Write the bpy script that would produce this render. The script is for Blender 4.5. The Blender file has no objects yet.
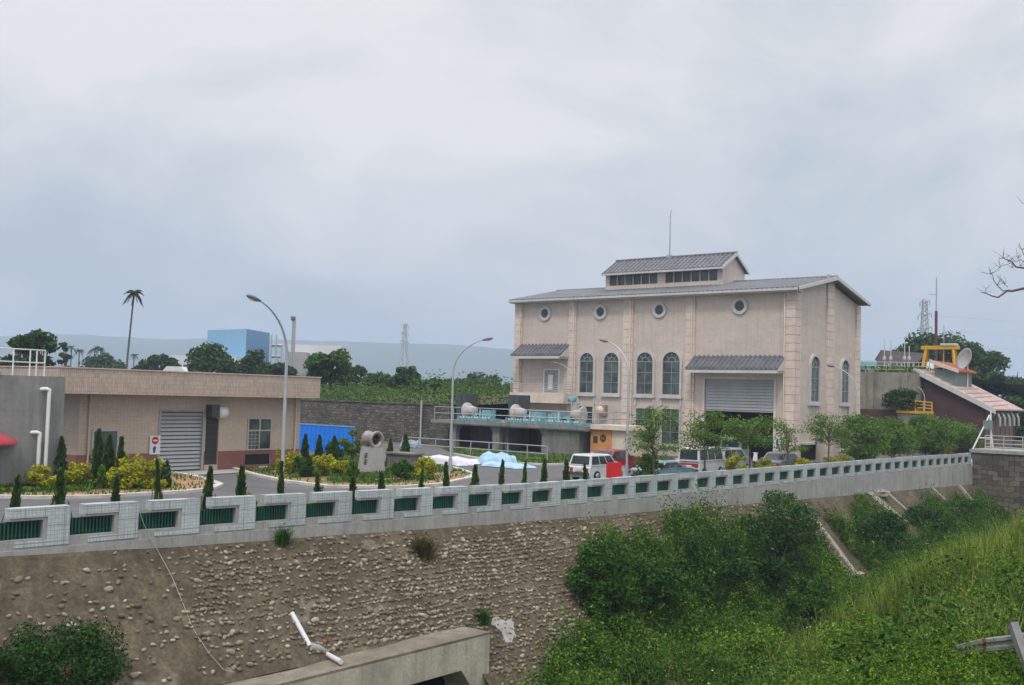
import bpy, math, random
import numpy as np
from mathutils import Vector, Matrix
R = math.radians
rng = np.random.default_rng(7)
random.seed(7)
S = bpy.context.scene
COL = S.collection

# ------------------------------------------------------------------ frame
# world: +X runs along the channel and its fence, +Y away from the channel, Z up, lot level = 0
CAM = np.array([0, 0, 4.55]); FPX = 1040.0
ROLL = R(1.6); PITCH = math.atan((395.5 - 342.5) / FPX)
_fw = np.array([.778, .628, 0]); _fw /= np.linalg.norm(_fw)
_rt = np.array([_fw[1], -_fw[0], 0]); _up = np.array([0, 0, 1.])
_f = _fw * math.cos(PITCH) + _up * math.sin(PITCH)
_u0 = np.cross(_rt, _f)
_r = _rt * math.cos(ROLL) + _u0 * math.sin(ROLL)
_u = _u0 * math.cos(ROLL) - _rt * math.sin(ROLL)

def at(px, py, **k):
    """site survey: the point of a sight line that lies on a plane u=, v=, z= or at depth d="""
    dr = _f + _r * ((px - 512) / FPX) - _u * ((py - 342.5) / FPX)
    a, val = next(iter(k.items()))
    if a == 'd':
        t = val / (dr @ _fw)
    else:
        i = 'uvz'.index(a); t = (val - CAM[i]) / dr[i]
    return CAM + dr * t

# ------------------------------------------------------------------ mesh builder
class MB:
    def __init__(self): self.V = []; self.L = []; self.C = []; self.M = []; self.n = 0; self.S = []
    def add(self, V, F, m=0, smooth=False):
        V = np.asarray(V, float).reshape(-1, 3)
        for f in F:
            self.L.append(np.asarray(f, np.int64) + self.n); self.C.append(len(f))
        self.M.append(np.full(len(F), m)); self.S.append(np.full(len(F), smooth)); self.V.append(V); self.n += len(V); return self
    def addnp(self, V, F, m=0, smooth=False):
        F = np.asarray(F, np.int64)
        self.L.append((F + self.n).ravel()); self.C.extend([F.shape[1]] * len(F))
        self.M.append(np.full(len(F), m)); self.S.append(np.full(len(F), smooth)); self.V.append(np.asarray(V, float)); self.n += len(V); return self
    def box(self, x0, x1, y0, y1, z0, z1, m=0):
        V = [(x, y, z) for x in (x0, x1) for y in (y0, y1) for z in (z0, z1)]
        return self.add(V, [(0, 1, 3, 2), (4, 6, 7, 5), (0, 4, 5, 1), (2, 3, 7, 6), (0, 2, 6, 4), (1, 5, 7, 3)], m)
    def obox(self, c, s, rz=0, m=0, rot=None):
        a = np.array([(x, y, z) for x in (-.5, .5) for y in (-.5, .5) for z in (-.5, .5)]) * np.array(s)
        Mx = np.array(rot.to_3x3()) if rot is not None else np.array(Matrix.Rotation(rz, 3, 'Z'))
        return self.add(a @ Mx.T + np.array(c), [(0, 1, 3, 2), (4, 6, 7, 5), (0, 4, 5, 1), (2, 3, 7, 6), (0, 2, 6, 4), (1, 5, 7, 3)], m)
    def hexa(self, b, t, m=0):
        """bottom quad b and top quad t, both counter-clockwise from above"""
        return self.add(list(b) + list(t), [(3, 2, 1, 0), (4, 5, 6, 7), (0, 1, 5, 4), (1, 2, 6, 5), (2, 3, 7, 6), (3, 0, 4, 7)], m)
    def pprism(self, poly, fn, d0, d1, m=0):
        n = len(poly); V = [fn(a, h, d0) for a, h in poly] + [fn(a, h, d1) for a, h in poly]
        F = [tuple(range(n - 1, -1, -1)), tuple(range(n, 2 * n))] + [(i, (i + 1) % n, n + (i + 1) % n, n + i) for i in range(n)]
        return self.add(V, F, m)
    def ring(self, po, pi, fn, d0, d1, m=0, closed=True):
        n = len(po); V = []
        for d in (d0, d1):
            V += [fn(a, h, d) for a, h in po] + [fn(a, h, d) for a, h in pi]
        F = []
        for i in range(n if closed else n - 1):
            j = (i + 1) % n
            F += [(2*n+i, 2*n+j, 3*n+j, 3*n+i), (i, n+i, n+j, j), (i, j, 2*n+j, 2*n+i), (n+i, 3*n+i, 3*n+j, n+j)]
        if not closed:
            F += [(0, 2*n, 3*n, n), (n-1, 2*n-1, 4*n-1, 3*n-1)]
        return self.add(V, F, m)
    def tube(self, path, r, n=6, m=0, cap=True):
        P = [np.asarray(p, float) for p in path]; k = len(P)
        rr = [r] * k if np.isscalar(r) else list(r)
        V = []; prev = None
        for i, p in enumerate(P):
            t = P[min(i + 1, k - 1)] - P[max(i - 1, 0)]; t = t / (np.linalg.norm(t) + 1e-9)
            if prev is None:
                a = np.array([0, 0, 1.]) if abs(t[2]) < .9 else np.array([1., 0, 0])
            else: a = prev
            b = np.cross(t, a); b /= np.linalg.norm(b) + 1e-9; a = np.cross(b, t); prev = a
            for j in range(n):
                q = 2 * math.pi * j / n
                V.append(p + rr[i] * (math.cos(q) * a + math.sin(q) * b))
        F = [(i*n+j, i*n+(j+1) % n, (i+1)*n+(j+1) % n, (i+1)*n+j) for i in range(k-1) for j in range(n)]
        self.add(V, F, m, n >= 6)
        if cap:
            self.add(V[:n], [tuple(range(n-1, -1, -1))], m); self.add(V[-n:], [tuple(range(n))], m)
        return self
    def lathe(self, prof, c, axis=(0, 0, 1), n=16, m=0):
        ax = np.array(axis, float); ax /= np.linalg.norm(ax)
        a = np.array([0, 0, 1.]) if abs(ax[2]) < .9 else np.array([1., 0, 0])
        b = np.cross(ax, a); b /= np.linalg.norm(b); a = np.cross(b, ax); c = np.array(c, float)
        V = []
        for r, h in prof:
            for j in range(n):
                q = 2 * math.pi * j / n
                V.append(c + ax * h + r * (math.cos(q) * a + math.sin(q) * b))
        k = len(prof)
        F = [(i*n+j, i*n+(j+1) % n, (i+1)*n+(j+1) % n, (i+1)*n+j) for i in range(k-1) for j in range(n)]
        return self.add(V, F, m, True)
    def build(self, name, mats, parent=None, off=None):
        if not isinstance(mats, (list, tuple)): mats = [mats]
        me = bpy.data.meshes.new(name)
        V = np.concatenate(self.V); L = np.concatenate(self.L); C = np.array(self.C)
        if off is None: off = wloc(parent) if parent else np.zeros(3)
        V = V - off
        me.vertices.add(len(V)); me.vertices.foreach_set('co', V.astype(np.float32).ravel())
        me.loops.add(len(L)); me.loops.foreach_set('vertex_index', L.astype(np.int32))
        me.polygons.add(len(C)); st = np.concatenate([[0], np.cumsum(C)[:-1]])
        me.polygons.foreach_set('loop_start', st.astype(np.int32))
        me.polygons.foreach_set('material_index', np.concatenate(self.M).astype(np.int32))
        me.polygons.foreach_set('use_smooth', np.concatenate(self.S).astype(bool))
        me.update(calc_edges=True); me.validate()
        for mm in mats: me.materials.append(mm)
        o = bpy.data.objects.new(name, me); COL.objects.link(o)
        if parent: o.parent = parent
        else: o.location = off
        return o

def wloc(o):
    p = np.zeros(3)
    while o is not None:
        p += np.array(o.location); o = o.parent
    return p
def tag(o, label=None, cat=None, group=None, kind=None):
    if label: o['label'] = label
    if cat: o['category'] = cat
    if group: o['group'] = group
    if kind: o['kind'] = kind
    return o
def thing(name, label, cat, loc=(0, 0, 0), group=None):
    o = bpy.data.objects.new(name, None); COL.objects.link(o); o.location = [float(q) for q in loc]
    o.empty_display_size = .3
    return tag(o, label, cat, group)
def dup(root, loc, rz=0, sc=1.0, label=None):
    def cp(o, par):
        c = o.copy(); COL.objects.link(c); c.parent = par
        for ch in o.children: cp(ch, c)
        return c
    r = cp(root, None); r.location = [float(q) for q in loc]; r.rotation_euler = (0, 0, rz)
    r.scale = (sc, sc, sc) if np.isscalar(sc) else sc
    if label: r['label'] = label
    return r
ORD = ['first', 'second', 'third', 'fourth', 'fifth', 'sixth', 'seventh', 'eighth', 'ninth', 'tenth', 'eleventh', 'twelfth', 'thirteenth', 'fourteenth',
       'fifteenth', 'sixteenth', 'seventeenth', 'eighteenth', 'nineteenth', 'twentieth']

# ------------------------------------------------------------------ materials
class NT:
    def __init__(self, name):
        self.mat = bpy.data.materials.new(name); self.mat.use_nodes = True
        self.t = self.mat.node_tree; self.n = self.t.nodes; self.b = self.n['Principled BSDF']
    def node(self, typ, ins=None, **props):
        x = self.n.new(typ)
        for k, v in props.items(): setattr(x, k, v)
        for k, v in (ins or {}).items():
            s = x.inputs[k]
            if isinstance(v, bpy.types.NodeSocket): self.t.links.new(v, s)
            else: s.default_value = v
        return x
    def link(self, a, b): self.t.links.new(a, b)
    def pos(self): return self.node('ShaderNodeNewGeometry').outputs['Position']
    def scaled(self, vec, s): return self.node('ShaderNodeVectorMath', {0: vec, 1: s}, operation='MULTIPLY').outputs[0]
    def noise(self, vec, scale, detail=4, rough=.6):
        return self.node('ShaderNodeTexNoise', {'Vector': vec, 'Scale': scale, 'Detail': detail, 'Roughness': rough}).outputs[0]
    def ramp(self, fac, stops):
        x = self.node('ShaderNodeValToRGB', {'Fac': fac}); cr = x.color_ramp
        while len(cr.elements) < len(stops): cr.elements.new(.5)
        for e, (p, c) in zip(cr.elements, stops):
            e.position = p; e.color = (*c, 1) if len(c) == 3 else c
        return x.outputs[0]
    def mix(self, fac, a, b, blend='MIX'):
        x = self.node('ShaderNodeMix', data_type='RGBA', blend_type=blend)
        for s, v in ((x.inputs[0], fac), (x.inputs[6], a), (x.inputs[7], b)):
            if isinstance(v, bpy.types.NodeSocket): self.link(v, s)
            else: s.default_value = (*v, 1) if isinstance(v, (tuple, list)) and len(v) == 3 else v
        return x.outputs[2]
    def bump(self, h, strength=.3, dist=.02):
        x = self.node('ShaderNodeBump', {'Height': h, 'Strength': strength, 'Distance': dist}); self.link(x.outputs[0], self.b.inputs['Normal'])
def mul(c, k): return tuple(min(1, q * k) for q in c)

def surf(name, c, rough=.7, var=.25, scale=1.5, streak=0., stain=(.05, .045, .04), bump=0., metal=0., fine=0., spec=.4):
    """weathered surface: broad tone change, fine grain, optional run-down streaks"""
    T = NT(name); p = T.pos()
    n1 = T.noise(p, scale, 5, .65)
    col = T.mix(T.ramp(n1, [(.3, (0, 0, 0)), (.7, (1, 1, 1))]), mul(c, 1 - var), mul(c, 1 + var))
    if fine:
        n2 = T.noise(p, scale * 14, 3, .7)
        col = T.mix(T.ramp(n2, [(.35, (fine,) * 3), (.6, (0, 0, 0))]), col, mul(c, .45))
    if streak:
        n3 = T.noise(T.scaled(p, (2.2, 2.2, .16)), 1.6, 5, .7)
        n4 = T.noise(p, .35, 2, .5)
        k = T.mix(1.0, T.ramp(n3, [(.45, (0, 0, 0)), (.72, (streak,) * 3)]), T.ramp(n4, [(.3, (.4,) * 3), (.6, (1,) * 3)]), 'MULTIPLY')
        col = T.mix(k, col, stain)
    T.link(col, T.b.inputs['Base Color'])
    T.b.inputs['Roughness'].default_value = rough; T.b.inputs['Metallic'].default_value = metal
    T.b.inputs['Specular IOR Level'].default_value = spec
    if bump: T.bump(T.noise(p, scale * 10, 4, .7), bump, .03)
    return T.mat

def tiled(name, c, grout, bw, bh, plane, rough=.5, mortar=.012, var=.08, streak=.12, off=0., stain=(.12, .10, .085), big=None):
    """small wall tiles: brick pattern read on the two in-plane world axes; both wall directions share it"""
    T = NT(name); p = T.pos()
    s = T.node('ShaderNodeSeparateXYZ', {0: p})
    h = T.node('ShaderNodeMath', {0: s.outputs[0], 1: s.outputs[1]}, operation='ADD').outputs[0]
    v = T.node('ShaderNodeCombineXYZ', {0: h, 1: s.outputs[2]}).outputs[0]
    def brick(w, hh, mo):
        x = T.node('ShaderNodeTexBrick', {'Vector': v, 'Scale': 1.0, 'Mortar Size': mo, 'Mortar Smooth': .1, 'Brick Width': w, 'Row Height': hh,
                   'Color1': (*mul(c, 1 - var), 1), 'Color2': (*mul(c, 1 + var), 1), 'Mortar': (*grout, 1)})
        x.offset = off
        return x
    br = brick(bw, bh, mortar); col = br.outputs[0]
    if big:
        b2 = brick(big[0], big[1], big[2]); col = T.mix(b2.outputs[1], col, big[3])
    n1 = T.noise(T.scaled(p, (1, 1, 2.2)), .5, 5, .7)
    col = T.mix(1.0, col, T.ramp(n1, [(.3, (.86, .86, .87)), (.7, (1.06, 1.05, 1.03))]), 'MULTIPLY')
    n3 = T.noise(T.scaled(p, (2.5, 2.5, .15)), 1.4, 5, .7)
    col = T.mix(T.ramp(n3, [(.5, (0, 0, 0)), (.8, (streak,) * 3)]), col, stain)
    rnd = T.node('ShaderNodeObjectInfo').outputs['Random']
    col = T.mix(1.0, col, T.ramp(rnd, [(0, (.9, .9, .89)), (1, (1.05, 1.05, 1.05))]), 'MULTIPLY')
    T.link(col, T.b.inputs['Base Color']); T.b.inputs['Roughness'].default_value = rough
    T.bump(br.outputs[1], -.15, .01)
    return T.mat

def leafmat(name, dark, light, dry=None, drya=.0, trans=.25):
    T = NT(name); g = T.node('ShaderNodeNewGeometry')
    st = [(0, dark), (.55, tuple((a + b) / 2 for a, b in zip(dark, light))), (1 - drya - .001, light)]
    if dry: st.append((1, dry))
    col = T.ramp(g.outputs['Random Per Island'], st)
    n = T.noise(g.outputs['Position'], .9, 3, .6)
    col = T.mix(1.0, col, T.ramp(n, [(.3, (.72, .75, .7)), (.7, (1.22, 1.2, 1.1))]), 'MULTIPLY')
    T.link(col, T.b.inputs['Base Color']); T.b.inputs['Roughness'].default_value = .65; T.b.inputs['Specular IOR Level'].default_value = .1
    tr = T.node('ShaderNodeBsdfTranslucent', {'Color': col})
    mx = T.node('ShaderNodeMixShader', {0: trans, 1: T.b.outputs[0], 2: tr.outputs[0]})
    out = [x for x in T.n if x.type == 'OUTPUT_MATERIAL'][0]; T.link(mx.outputs[0], out.inputs[0])
    return T.mat

def glass(name, c=(.02, .026, .026), rough=.06):
    T = NT(name); p = T.pos()
    T.link(T.mix(T.ramp(T.noise(p, .9, 3), [(.4, (0, 0, 0)), (.62, (1, 1, 1))]), c, mul(c, 2.6)), T.b.inputs['Base Color'])
    T.b.inputs['Roughness'].default_value = rough; T.b.inputs['Specular IOR Level'].default_value = .55
    T.bump(T.noise(p, 1.3, 2), .12, .02)
    return T.mat

M = {}
M['wall'] = tiled('beige_wall_tile', (.64, .54, .475), (.47, .39, .34), .24, .07, 'u', var=.06, streak=.28, mortar=.007)
M['quoin'] = surf('pink_beige_stone', (.64, .53, .455), .65, .12, 1.2, streak=.25, stain=(.22, .16, .12))
M['groove'] = surf('stone_joint', (.30, .22, .175), .9, .1)
M['pumpwall'] = tiled('tan_wall_tile', (.58, .465, .375), (.40, .31, .25), .2, .07, 'u', var=.07, streak=.18, mortar=.007)
M['parapet'] = tiled('parapet_tile', (.50, .395, .325), (.32, .245, .205), .1, .22, 'u', var=.12, streak=.22, mortar=.008)
M['maroon'] = tiled('maroon_tile', (.27, .10, .085), (.17, .08, .07), .2, .07, 'u', var=.12, mortar=.006)
M['fencetile'] = tiled('pale_fence_tile', (.50, .545, .555), (.33, .365, .375), .10, .10, 'u', rough=.4, mortar=.008, var=.07, streak=.75, stain=(.24, .23, .20), big=(.52, .42, .008, (.17, .19, .2)))
M['conc'] = surf('grey_concrete', (.36, .355, .33), .85, .18, .8, streak=.5, stain=(.12, .115, .10), bump=.25, fine=.25)
M['concframe'] = surf('frame_concrete', (.34, .33, .32), .8, .12, 1.5, streak=.3, stain=(.14, .13, .12))
M['conclight'] = surf('pale_concrete', (.50, .46, .38), .85, .25, .8, streak=.6, stain=(.20, .175, .135), bump=.4, fine=.4)
M['ledgedirt'] = surf('dirty_ledge', (.21, .185, .14), .95, .4, 1.1, bump=.5, fine=.5)
M['concdark'] = surf('weathered_dark_concrete', (.20, .195, .18), .9, .3, .7, streak=.75, stain=(.05, .05, .045), bump=.3, fine=.3)
M['tank'] = surf('tank_concrete', (.235, .235, .225), .85, .2, .5, streak=.5, stain=(.10, .10, .095), bump=.15, fine=.2)
M['mesh'] = surf('green_mesh_steel', (.012, .085, .050), .45, .2, 3)
M['meshback'] = surf('dark_green_mesh_sheet', (.006, .030, .022), .6, .15, 3)
M['rooftile'] = surf('slate_roof_tile', (.135, .137, .155), .45, .25, 1.2, streak=.2, stain=(.04, .04, .04), spec=.5)
M['white'] = surf('white_paint', (.70, .71, .69), .5, .08, 1.5, streak=.25, stain=(.4, .38, .34))
M['frame'] = surf('pale_stone_frame', (.49, .475, .45), .6, .1, 1.2, streak=.25, stain=(.32, .29, .26))
M['gutter'] = surf('pale_gutter', (.52, .51, .48), .5, .1, 1.2, streak=.2, stain=(.3, .28, .25))
M['glass'] = glass('dark_window_glass', (.034, .042, .038))
M['bar'] = surf('window_bar_grey', (.30, .31, .30), .5, .1)
M['glassgreen'] = glass('greenish_window_glass', (.05, .065, .06))
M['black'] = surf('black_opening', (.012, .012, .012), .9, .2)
M['shutter'] = surf('grey_shutter_steel', (.36, .37, .37), .45, .1, .7, streak=.25, stain=(.22, .21, .2), metal=.2)
M['galv'] = surf('galvanised_steel', (.40, .42, .43), .42, .15, 2, metal=.5)
M['polegrey'] = surf('lamp_pole_paint', (.42, .45, .47), .45, .12, 2, metal=.3)
M['lamphead'] = surf('lamp_head_grey', (.16, .17, .18), .5, .15, 3)
M['bark'] = surf('brown_bark', (.12, .095, .07), .9, .3, 4, bump=.4)
M['barkgrey'] = surf('grey_bark', (.10, .092, .085), .9, .3, 4, bump=.4)
M['asphalt'] = surf('asphalt_lot', (.115, .112, .115), .9, .25, .35, fine=.2, bump=.1)
M['kerb'] = surf('kerb_concrete', (.52, .50, .46), .85, .25, 1.2, fine=.3)
M['apron'] = surf('apron_concrete', (.40, .39, .36), .85, .15, .6, fine=.2)
M['stake'] = surf('weathered_stake_wood', (.14, .12, .11), .85, .2, 3)
M['blue'] = surf('bright_blue_sheet', (.006, .20, .78), .45, .1, .8, streak=.15, stain=(.02, .08, .2))
M['turq'] = surf('turquoise_paint', (.17, .38, .42), .5, .15, 1.5, streak=.3, stain=(.12, .2, .2))
M['hood'] = surf('off_white_hood', (.43, .39, .365), .5, .12, 1.5, streak=.3, stain=(.3, .25, .2))
M['runner'] = surf('cast_runner_steel', (.30, .27, .24), .5, .3, 2.5, streak=.4, stain=(.12, .09, .07), metal=.3)
M['plinth'] = surf('grey_granite', (.36, .355, .35), .6, .12, 4, fine=.2)
M['darkgrey'] = surf('dark_grey_steel', (.055, .065, .07), .6, .15, 1.5)
M['orange'] = surf('orange_board', (.58, .25, .09), .55, .12, 1.5, streak=.2, stain=(.3, .12, .04))
M['yellow'] = surf('yellow_paint', (.60, .33, .02), .5, .15, 2, streak=.3, stain=(.25, .13, .03))
M['red'] = surf('red_paint', (.55, .012, .015), .45, .08, 1.5)
M['redcanvas'] = surf('red_canvas', (.40, .045, .06), .7, .1, 1.5)
M['bluemark'] = surf('blue_sign_print', (.03, .06, .30), .5, .05)
M['ink'] = surf('dark_carving', (.05, .045, .04), .8, .1)
M['tarpblue'] = surf('pale_blue_tarpaulin', (.34, .52, .66), .5, .15, 1.5)
M['tarpwhite'] = surf('white_sheet', (.62, .62, .70), .6, .12, 1.2)
M['pvc'] = surf('grey_white_pvc', (.62, .61, .64), .4, .08, 3)
M['rope'] = surf('pale_cord', (.36, .33, .27), .8, .1)
M['tyre'] = surf('tyre_rubber', (.02, .02, .02), .85, .1)
M['rim'] = surf('wheel_rim', (.35, .35, .36), .35, .1, 3, metal=.7)
M['carglass'] = glass('car_glass', (.012, .015, .016), .04)
def paint(name, c):
    T = NT(name); T.b.inputs['Base Color'].default_value = (*c, 1); T.b.inputs['Roughness'].default_value = .3
    T.b.inputs['Coat Weight'].default_value = .4; T.b.inputs['Coat Roughness'].default_value = .1
    p = T.pos(); T.link(T.mix(T.ramp(T.noise(p, 2.5), [(.35, (0, 0, 0)), (.7, (1, 1, 1))]), mul(c, .85), mul(c, 1.05)), T.b.inputs['Base Color'])
    return T.mat
M['cwhite'] = paint('car_white', (.68, .69, .68)); M['cred'] = paint('car_red', (.28, .012, .022)); M['cblue'] = paint('car_light_blue', (.20, .33, .40))
M['csilver'] = paint('car_silver', (.36, .38, .38)); M['cgreen'] = paint('truck_grey_green', (.16, .22, .20)); M['cgrey'] = paint('car_grey', (.15, .17, .20))
M['lightred'] = paint('tail_light_red', (.4, .02, .02)); M['plate'] = surf('number_plate_white', (.6, .6, .6), .5, .05)
M['pinkroof'] = surf('faded_pink_roof', (.43, .31, .28), .7, .22, .7, streak=.25, stain=(.3, .2, .18), fine=.15)
M['redroof'] = surf('rust_red_roof', (.36, .085, .05), .7, .25, 1.5)
M['housewall'] = surf('dark_maroon_wall', (.07, .034, .032), .7, .2, 1.2)
M['housepink'] = surf('dusty_pink_wall', (.20, .13, .125), .75, .15, 1.5, streak=.3)
M['greytrim'] = surf('grey_trim', (.42, .42, .40), .6, .12, 1.5)
M['greenwall'] = surf('grey_green_trim', (.16, .21, .19), .7, .15, 2)
M['dish'] = surf('dish_grey', (.33, .33, .33), .5, .1, 3)
M['mastred'] = surf('mast_dark_red', (.12, .04, .05), .6, .15, 3)
M['factoryblue'] = surf('factory_blue_shaded_side', (.09, .25, .46), .5, .08, .05)  # deeper copy of the cladding blue, shade painted into the right side
M['factoryblue2'] = surf('factory_blue_lit_side', (.18, .36, .54), .5, .08, .05)  # paler copy of the same blue, light painted onto the left face
M['factorywhite'] = surf('factory_white', (.62, .63, .63), .6, .08, .05)
M['rust'] = surf('rusty_rail_end', (.17, .035, .022), .8, .3, 3)
M['railwhite'] = surf('worn_white_rail', (.25, .255, .25), .55, .25, 4, streak=.85, stain=(.17, .055, .035), fine=.5)
M['stoneterr'] = surf('terrace_earth', (.10, .085, .05), .95, .3, .4)
M['mountain'] = surf('forested_ridge', (.035, .07, .045), .95, .3, .004)
M['gravelearth'] = surf('riverbed_earth', (.075, .075, .035), .95, .4, .6, bump=.5)
M['debris'] = surf('broken_concrete', (.31, .285, .24), .9, .25, 1.5, streak=.3, bump=.3, fine=.3)

def stone_block_mat(name, c, grout, w, h, dark=.55):
    T = NT(name); p = T.pos(); s = T.node('ShaderNodeSeparateXYZ', {0: p})
    hh = T.node('ShaderNodeMath', {0: s.outputs[0], 1: s.outputs[1]}, operation='ADD').outputs[0]
    nz = T.noise(p, .8, 3)
    wob = T.node('ShaderNodeMath', {0: nz, 1: .8}, operation='MULTIPLY').outputs[0]
    z2 = T.node('ShaderNodeMath', {0: s.outputs[2], 1: wob}, operation='ADD').outputs[0]
    v = T.node('ShaderNodeCombineXYZ', {0: hh, 1: z2}).outputs[0]
    br = T.node('ShaderNodeTexBrick', {'Vector': v, 'Scale': 1.0, 'Mortar Size': .035, 'Mortar Smooth': .5, 'Brick Width': w, 'Row Height': h, 'Bias': -.1,
                'Color1': (*mul(c, .6), 1), 'Color2': (*mul(c, 1.3), 1), 'Mortar': (*grout, 1)})
    col = T.mix(1.0, br.outputs[0], T.ramp(T.noise(p, .55, 5, .75), [(.3, (dark,) * 3), (.68, (1.15, 1.12, 1.05))]), 'MULTIPLY')
    n3 = T.noise(T.scaled(p, (2.2, 2.2, .2)), 1.2, 5, .7)
    col = T.mix(T.ramp(n3, [(.5, (0, 0, 0)), (.75, (.5,) * 3)]), col, (.035, .035, .03))
    T.link(col, T.b.inputs['Base Color']); T.b.inputs['Roughness'].default_value = .9; T.bump(br.outputs[1], -.6, .06)
    return T.mat
M['stonewall'] = stone_block_mat('stacked_stone', (.15, .135, .115), (.04, .036, .03), .52, .25)
M['endstone'] = stone_block_mat('weathered_block', (.155, .135, .105), (.045, .04, .032), .9, .45)

# mortar of the river revetment: brown-grey, damp blotches, pale lime patches
def revet_mat():
    T = NT('revetment_mortar'); p = T.pos()
    a = T.noise(p, .45, 6, .7); b = T.noise(T.scaled(p, (1.5, .5, .5)), 1.1, 5, .7); c = T.noise(p, 9, 4, .75)
    col = T.mix(T.ramp(a, [(.32, (0, 0, 0)), (.68, (1, 1, 1))]), (.080, .064, .042), (.165, .135, .090))
    col = T.mix(T.ramp(b, [(.45, (0, 0, 0)), (.7, (.75,) * 3)]), col, (.06, .049, .034))
    d = T.noise(p, 3.2, 8, .8)
    col = T.mix(1.0, col, T.ramp(d, [(.3, (.5, .5, .48)), (.5, (1, 1, 1)), (.7, (1.6, 1.58, 1.5))]), 'MULTIPLY')
    col = T.mix(T.ramp(c, [(.35, (.55,) * 3), (.55, (0, 0, 0))]), col, (.05, .04, .03))
    col = T.mix(T.ramp(T.noise(p, .8, 3, .5), [(.66, (0, 0, 0)), (.78, (.7,) * 3)]), col, (.33, .31, .27))
    T.link(col, T.b.inputs['Base Color']); T.b.inputs['Roughness'].default_value = .95; T.b.inputs['Specular IOR Level'].default_value = .2
    T.bump(c, .6, .05)
    return T.mat
M['revet'] = revet_mat()
def cobble_mat():
    T = NT('river_cobble'); g = T.node('ShaderNodeNewGeometry')
    col = T.ramp(g.outputs['Random Per Island'], [(0, (.115, .092, .064)), (.5, (.215, .178, .125)), (.88, (.33, .285, .21)), (1, (.45, .405, .31))])
    n = T.noise(g.outputs['Position'], 8, 4, .7)
    col = T.mix(1.0, col, T.ramp(n, [(.3, (.65,) * 3), (.7, (1.12,) * 3)]), 'MULTIPLY')
    T.link(col, T.b.inputs['Base Color']); T.b.inputs['Roughness'].default_value = .85; T.bump(n, .3, .02)
    return T.mat
M['cobble'] = cobble_mat()
def lawn_mat():
    T = NT('lawn_soil'); p = T.pos()
    a = T.noise(p, .55, 5, .65); b = T.noise(p, 5, 4, .7)
    col = T.mix(T.ramp(a, [(.38, (0, 0, 0)), (.56, (1, 1, 1))]), (.30, .17, .085), (.10, .13, .035))
    col = T.mix(T.ramp(b, [(.35, (.5,) * 3), (.6, (0, 0, 0))]), col, (.14, .09, .045))
    T.link(col, T.b.inputs['Base Color']); T.b.inputs['Roughness'].default_value = .95; T.bump(b, .4, .05)
    return T.mat
M['lawn'] = lawn_mat()
M['soil'] = surf('orange_soil', (.33, .19, .105), .95, .25, .9, fine=.25)

G_BUSH = leafmat('bush_leaf', (.013, .046, .006), (.064, .155, .019), trans=.16)
G_BUSHD = leafmat('dark_bush_leaf', (.009, .033, .007), (.043, .108, .019), trans=.12)
G_WEED = leafmat('weed_leaf', (.030, .082, .007), (.165, .285, .026), (.28, .22, .07), .03, trans=.18)
G_GRASS = leafmat('reed_grass_blade', (.070, .125, .015), (.26, .33, .055), (.34, .28, .13), .14)
G_LAWN = leafmat('short_grass_blade', (.035, .09, .012), (.11, .20, .03), (.22, .19, .07), .05)
G_YEL = leafmat('golden_shrub_leaf', (.17, .215, .014), (.56, .52, .035))
G_CON = leafmat('conifer_spray', (.024, .056, .015), (.085, .155, .038), trans=.15)
G_TREE = leafmat('street_tree_leaf', (.050, .110, .020), (.18, .30, .055), trans=.35)
G_TREED = leafmat('dark_tree_leaf', (.018, .046, .014), (.065, .13, .032))
G_TREEB = leafmat('bright_tree_leaf', (.028, .075, .016), (.085, .17, .04))
G_PALM = leafmat('palm_frond', (.02, .045, .015), (.06, .11, .03))
G_TERR = leafmat('terrace_weed_leaf', (.035, .085, .014), (.11, .20, .035), (.2, .13, .05), .03)
G_DRY = leafmat('dry_stem', (.20, .16, .09), (.36, .31, .20))

# ------------------------------------------------------------------ foliage
def unit(a): return a / (np.linalg.norm(a, axis=-1, keepdims=True) + 1e-9)
def leaves(P, size, aspect=.55, up=.5, out=None, g=None):
    g = g or rng; n = len(P); sz = size * g.uniform(.6, 1.35, (n, 1))
    N = g.normal(size=(n, 3)); N = unit(N) + np.array([0, 0, up])
    if out is not None: N = N + out
    N = unit(N); T = unit(np.cross(N, g.normal(size=(n, 3)))); B = np.cross(N, T)
    b = P - T * sz * .5; l = P + B * sz * aspect * .5 - N * sz * .05; t = P + T * sz * .5 - N * sz * .12; r = P - B * sz * aspect * .5 - N * sz * .05
    V = np.stack([b, l, t, r], 1).reshape(-1, 3); F = np.arange(4 * n).reshape(n, 4)
    return V, F
def lobes(c, rad, nl, g, spread=.62, lr=(.32, .55)):
    """sub-clumps that fill an ellipsoid unevenly"""
    D = unit(g.normal(size=(nl, 3))) * g.uniform(.25, 1, (nl, 1)) ** .5 * spread
    return np.array(c) + D * np.array(rad), g.uniform(lr[0], lr[1], nl)[:, None] * np.array(rad)
def cloud(c, rad, n, nl=14, g=None, flat=1., spread=.62, lr=(.32, .55), zmin=None):
    g = g or rng; Cn, Rr = lobes(c, rad, nl, g, spread, lr)
    k = g.integers(0, nl, n); D = unit(g.normal(size=(n, 3))); r = g.uniform(.35, 1.05, (n, 1)) ** .6
    P = Cn[k] + D * r * Rr[k] * np.array([1, 1, flat])
    if zmin is not None:
        P[:, 2] = np.where(P[:, 2] < zmin, zmin + g.uniform(0, .25, n), P[:, 2])
    return P, D
def bush_mesh(rad, n, leaf, nl=14, seed=0, aspect=.55):
    g = np.random.default_rng(seed)
    P, D = cloud((0, 0, rad[2] * .85), rad, n, int(nl * 1.5), g, spread=.88, lr=(.16, .42), zmin=.02)
    mb = MB(); mb.addnp(*leaves(P, leaf, aspect, .5, D * .6, g)); return mb
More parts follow.
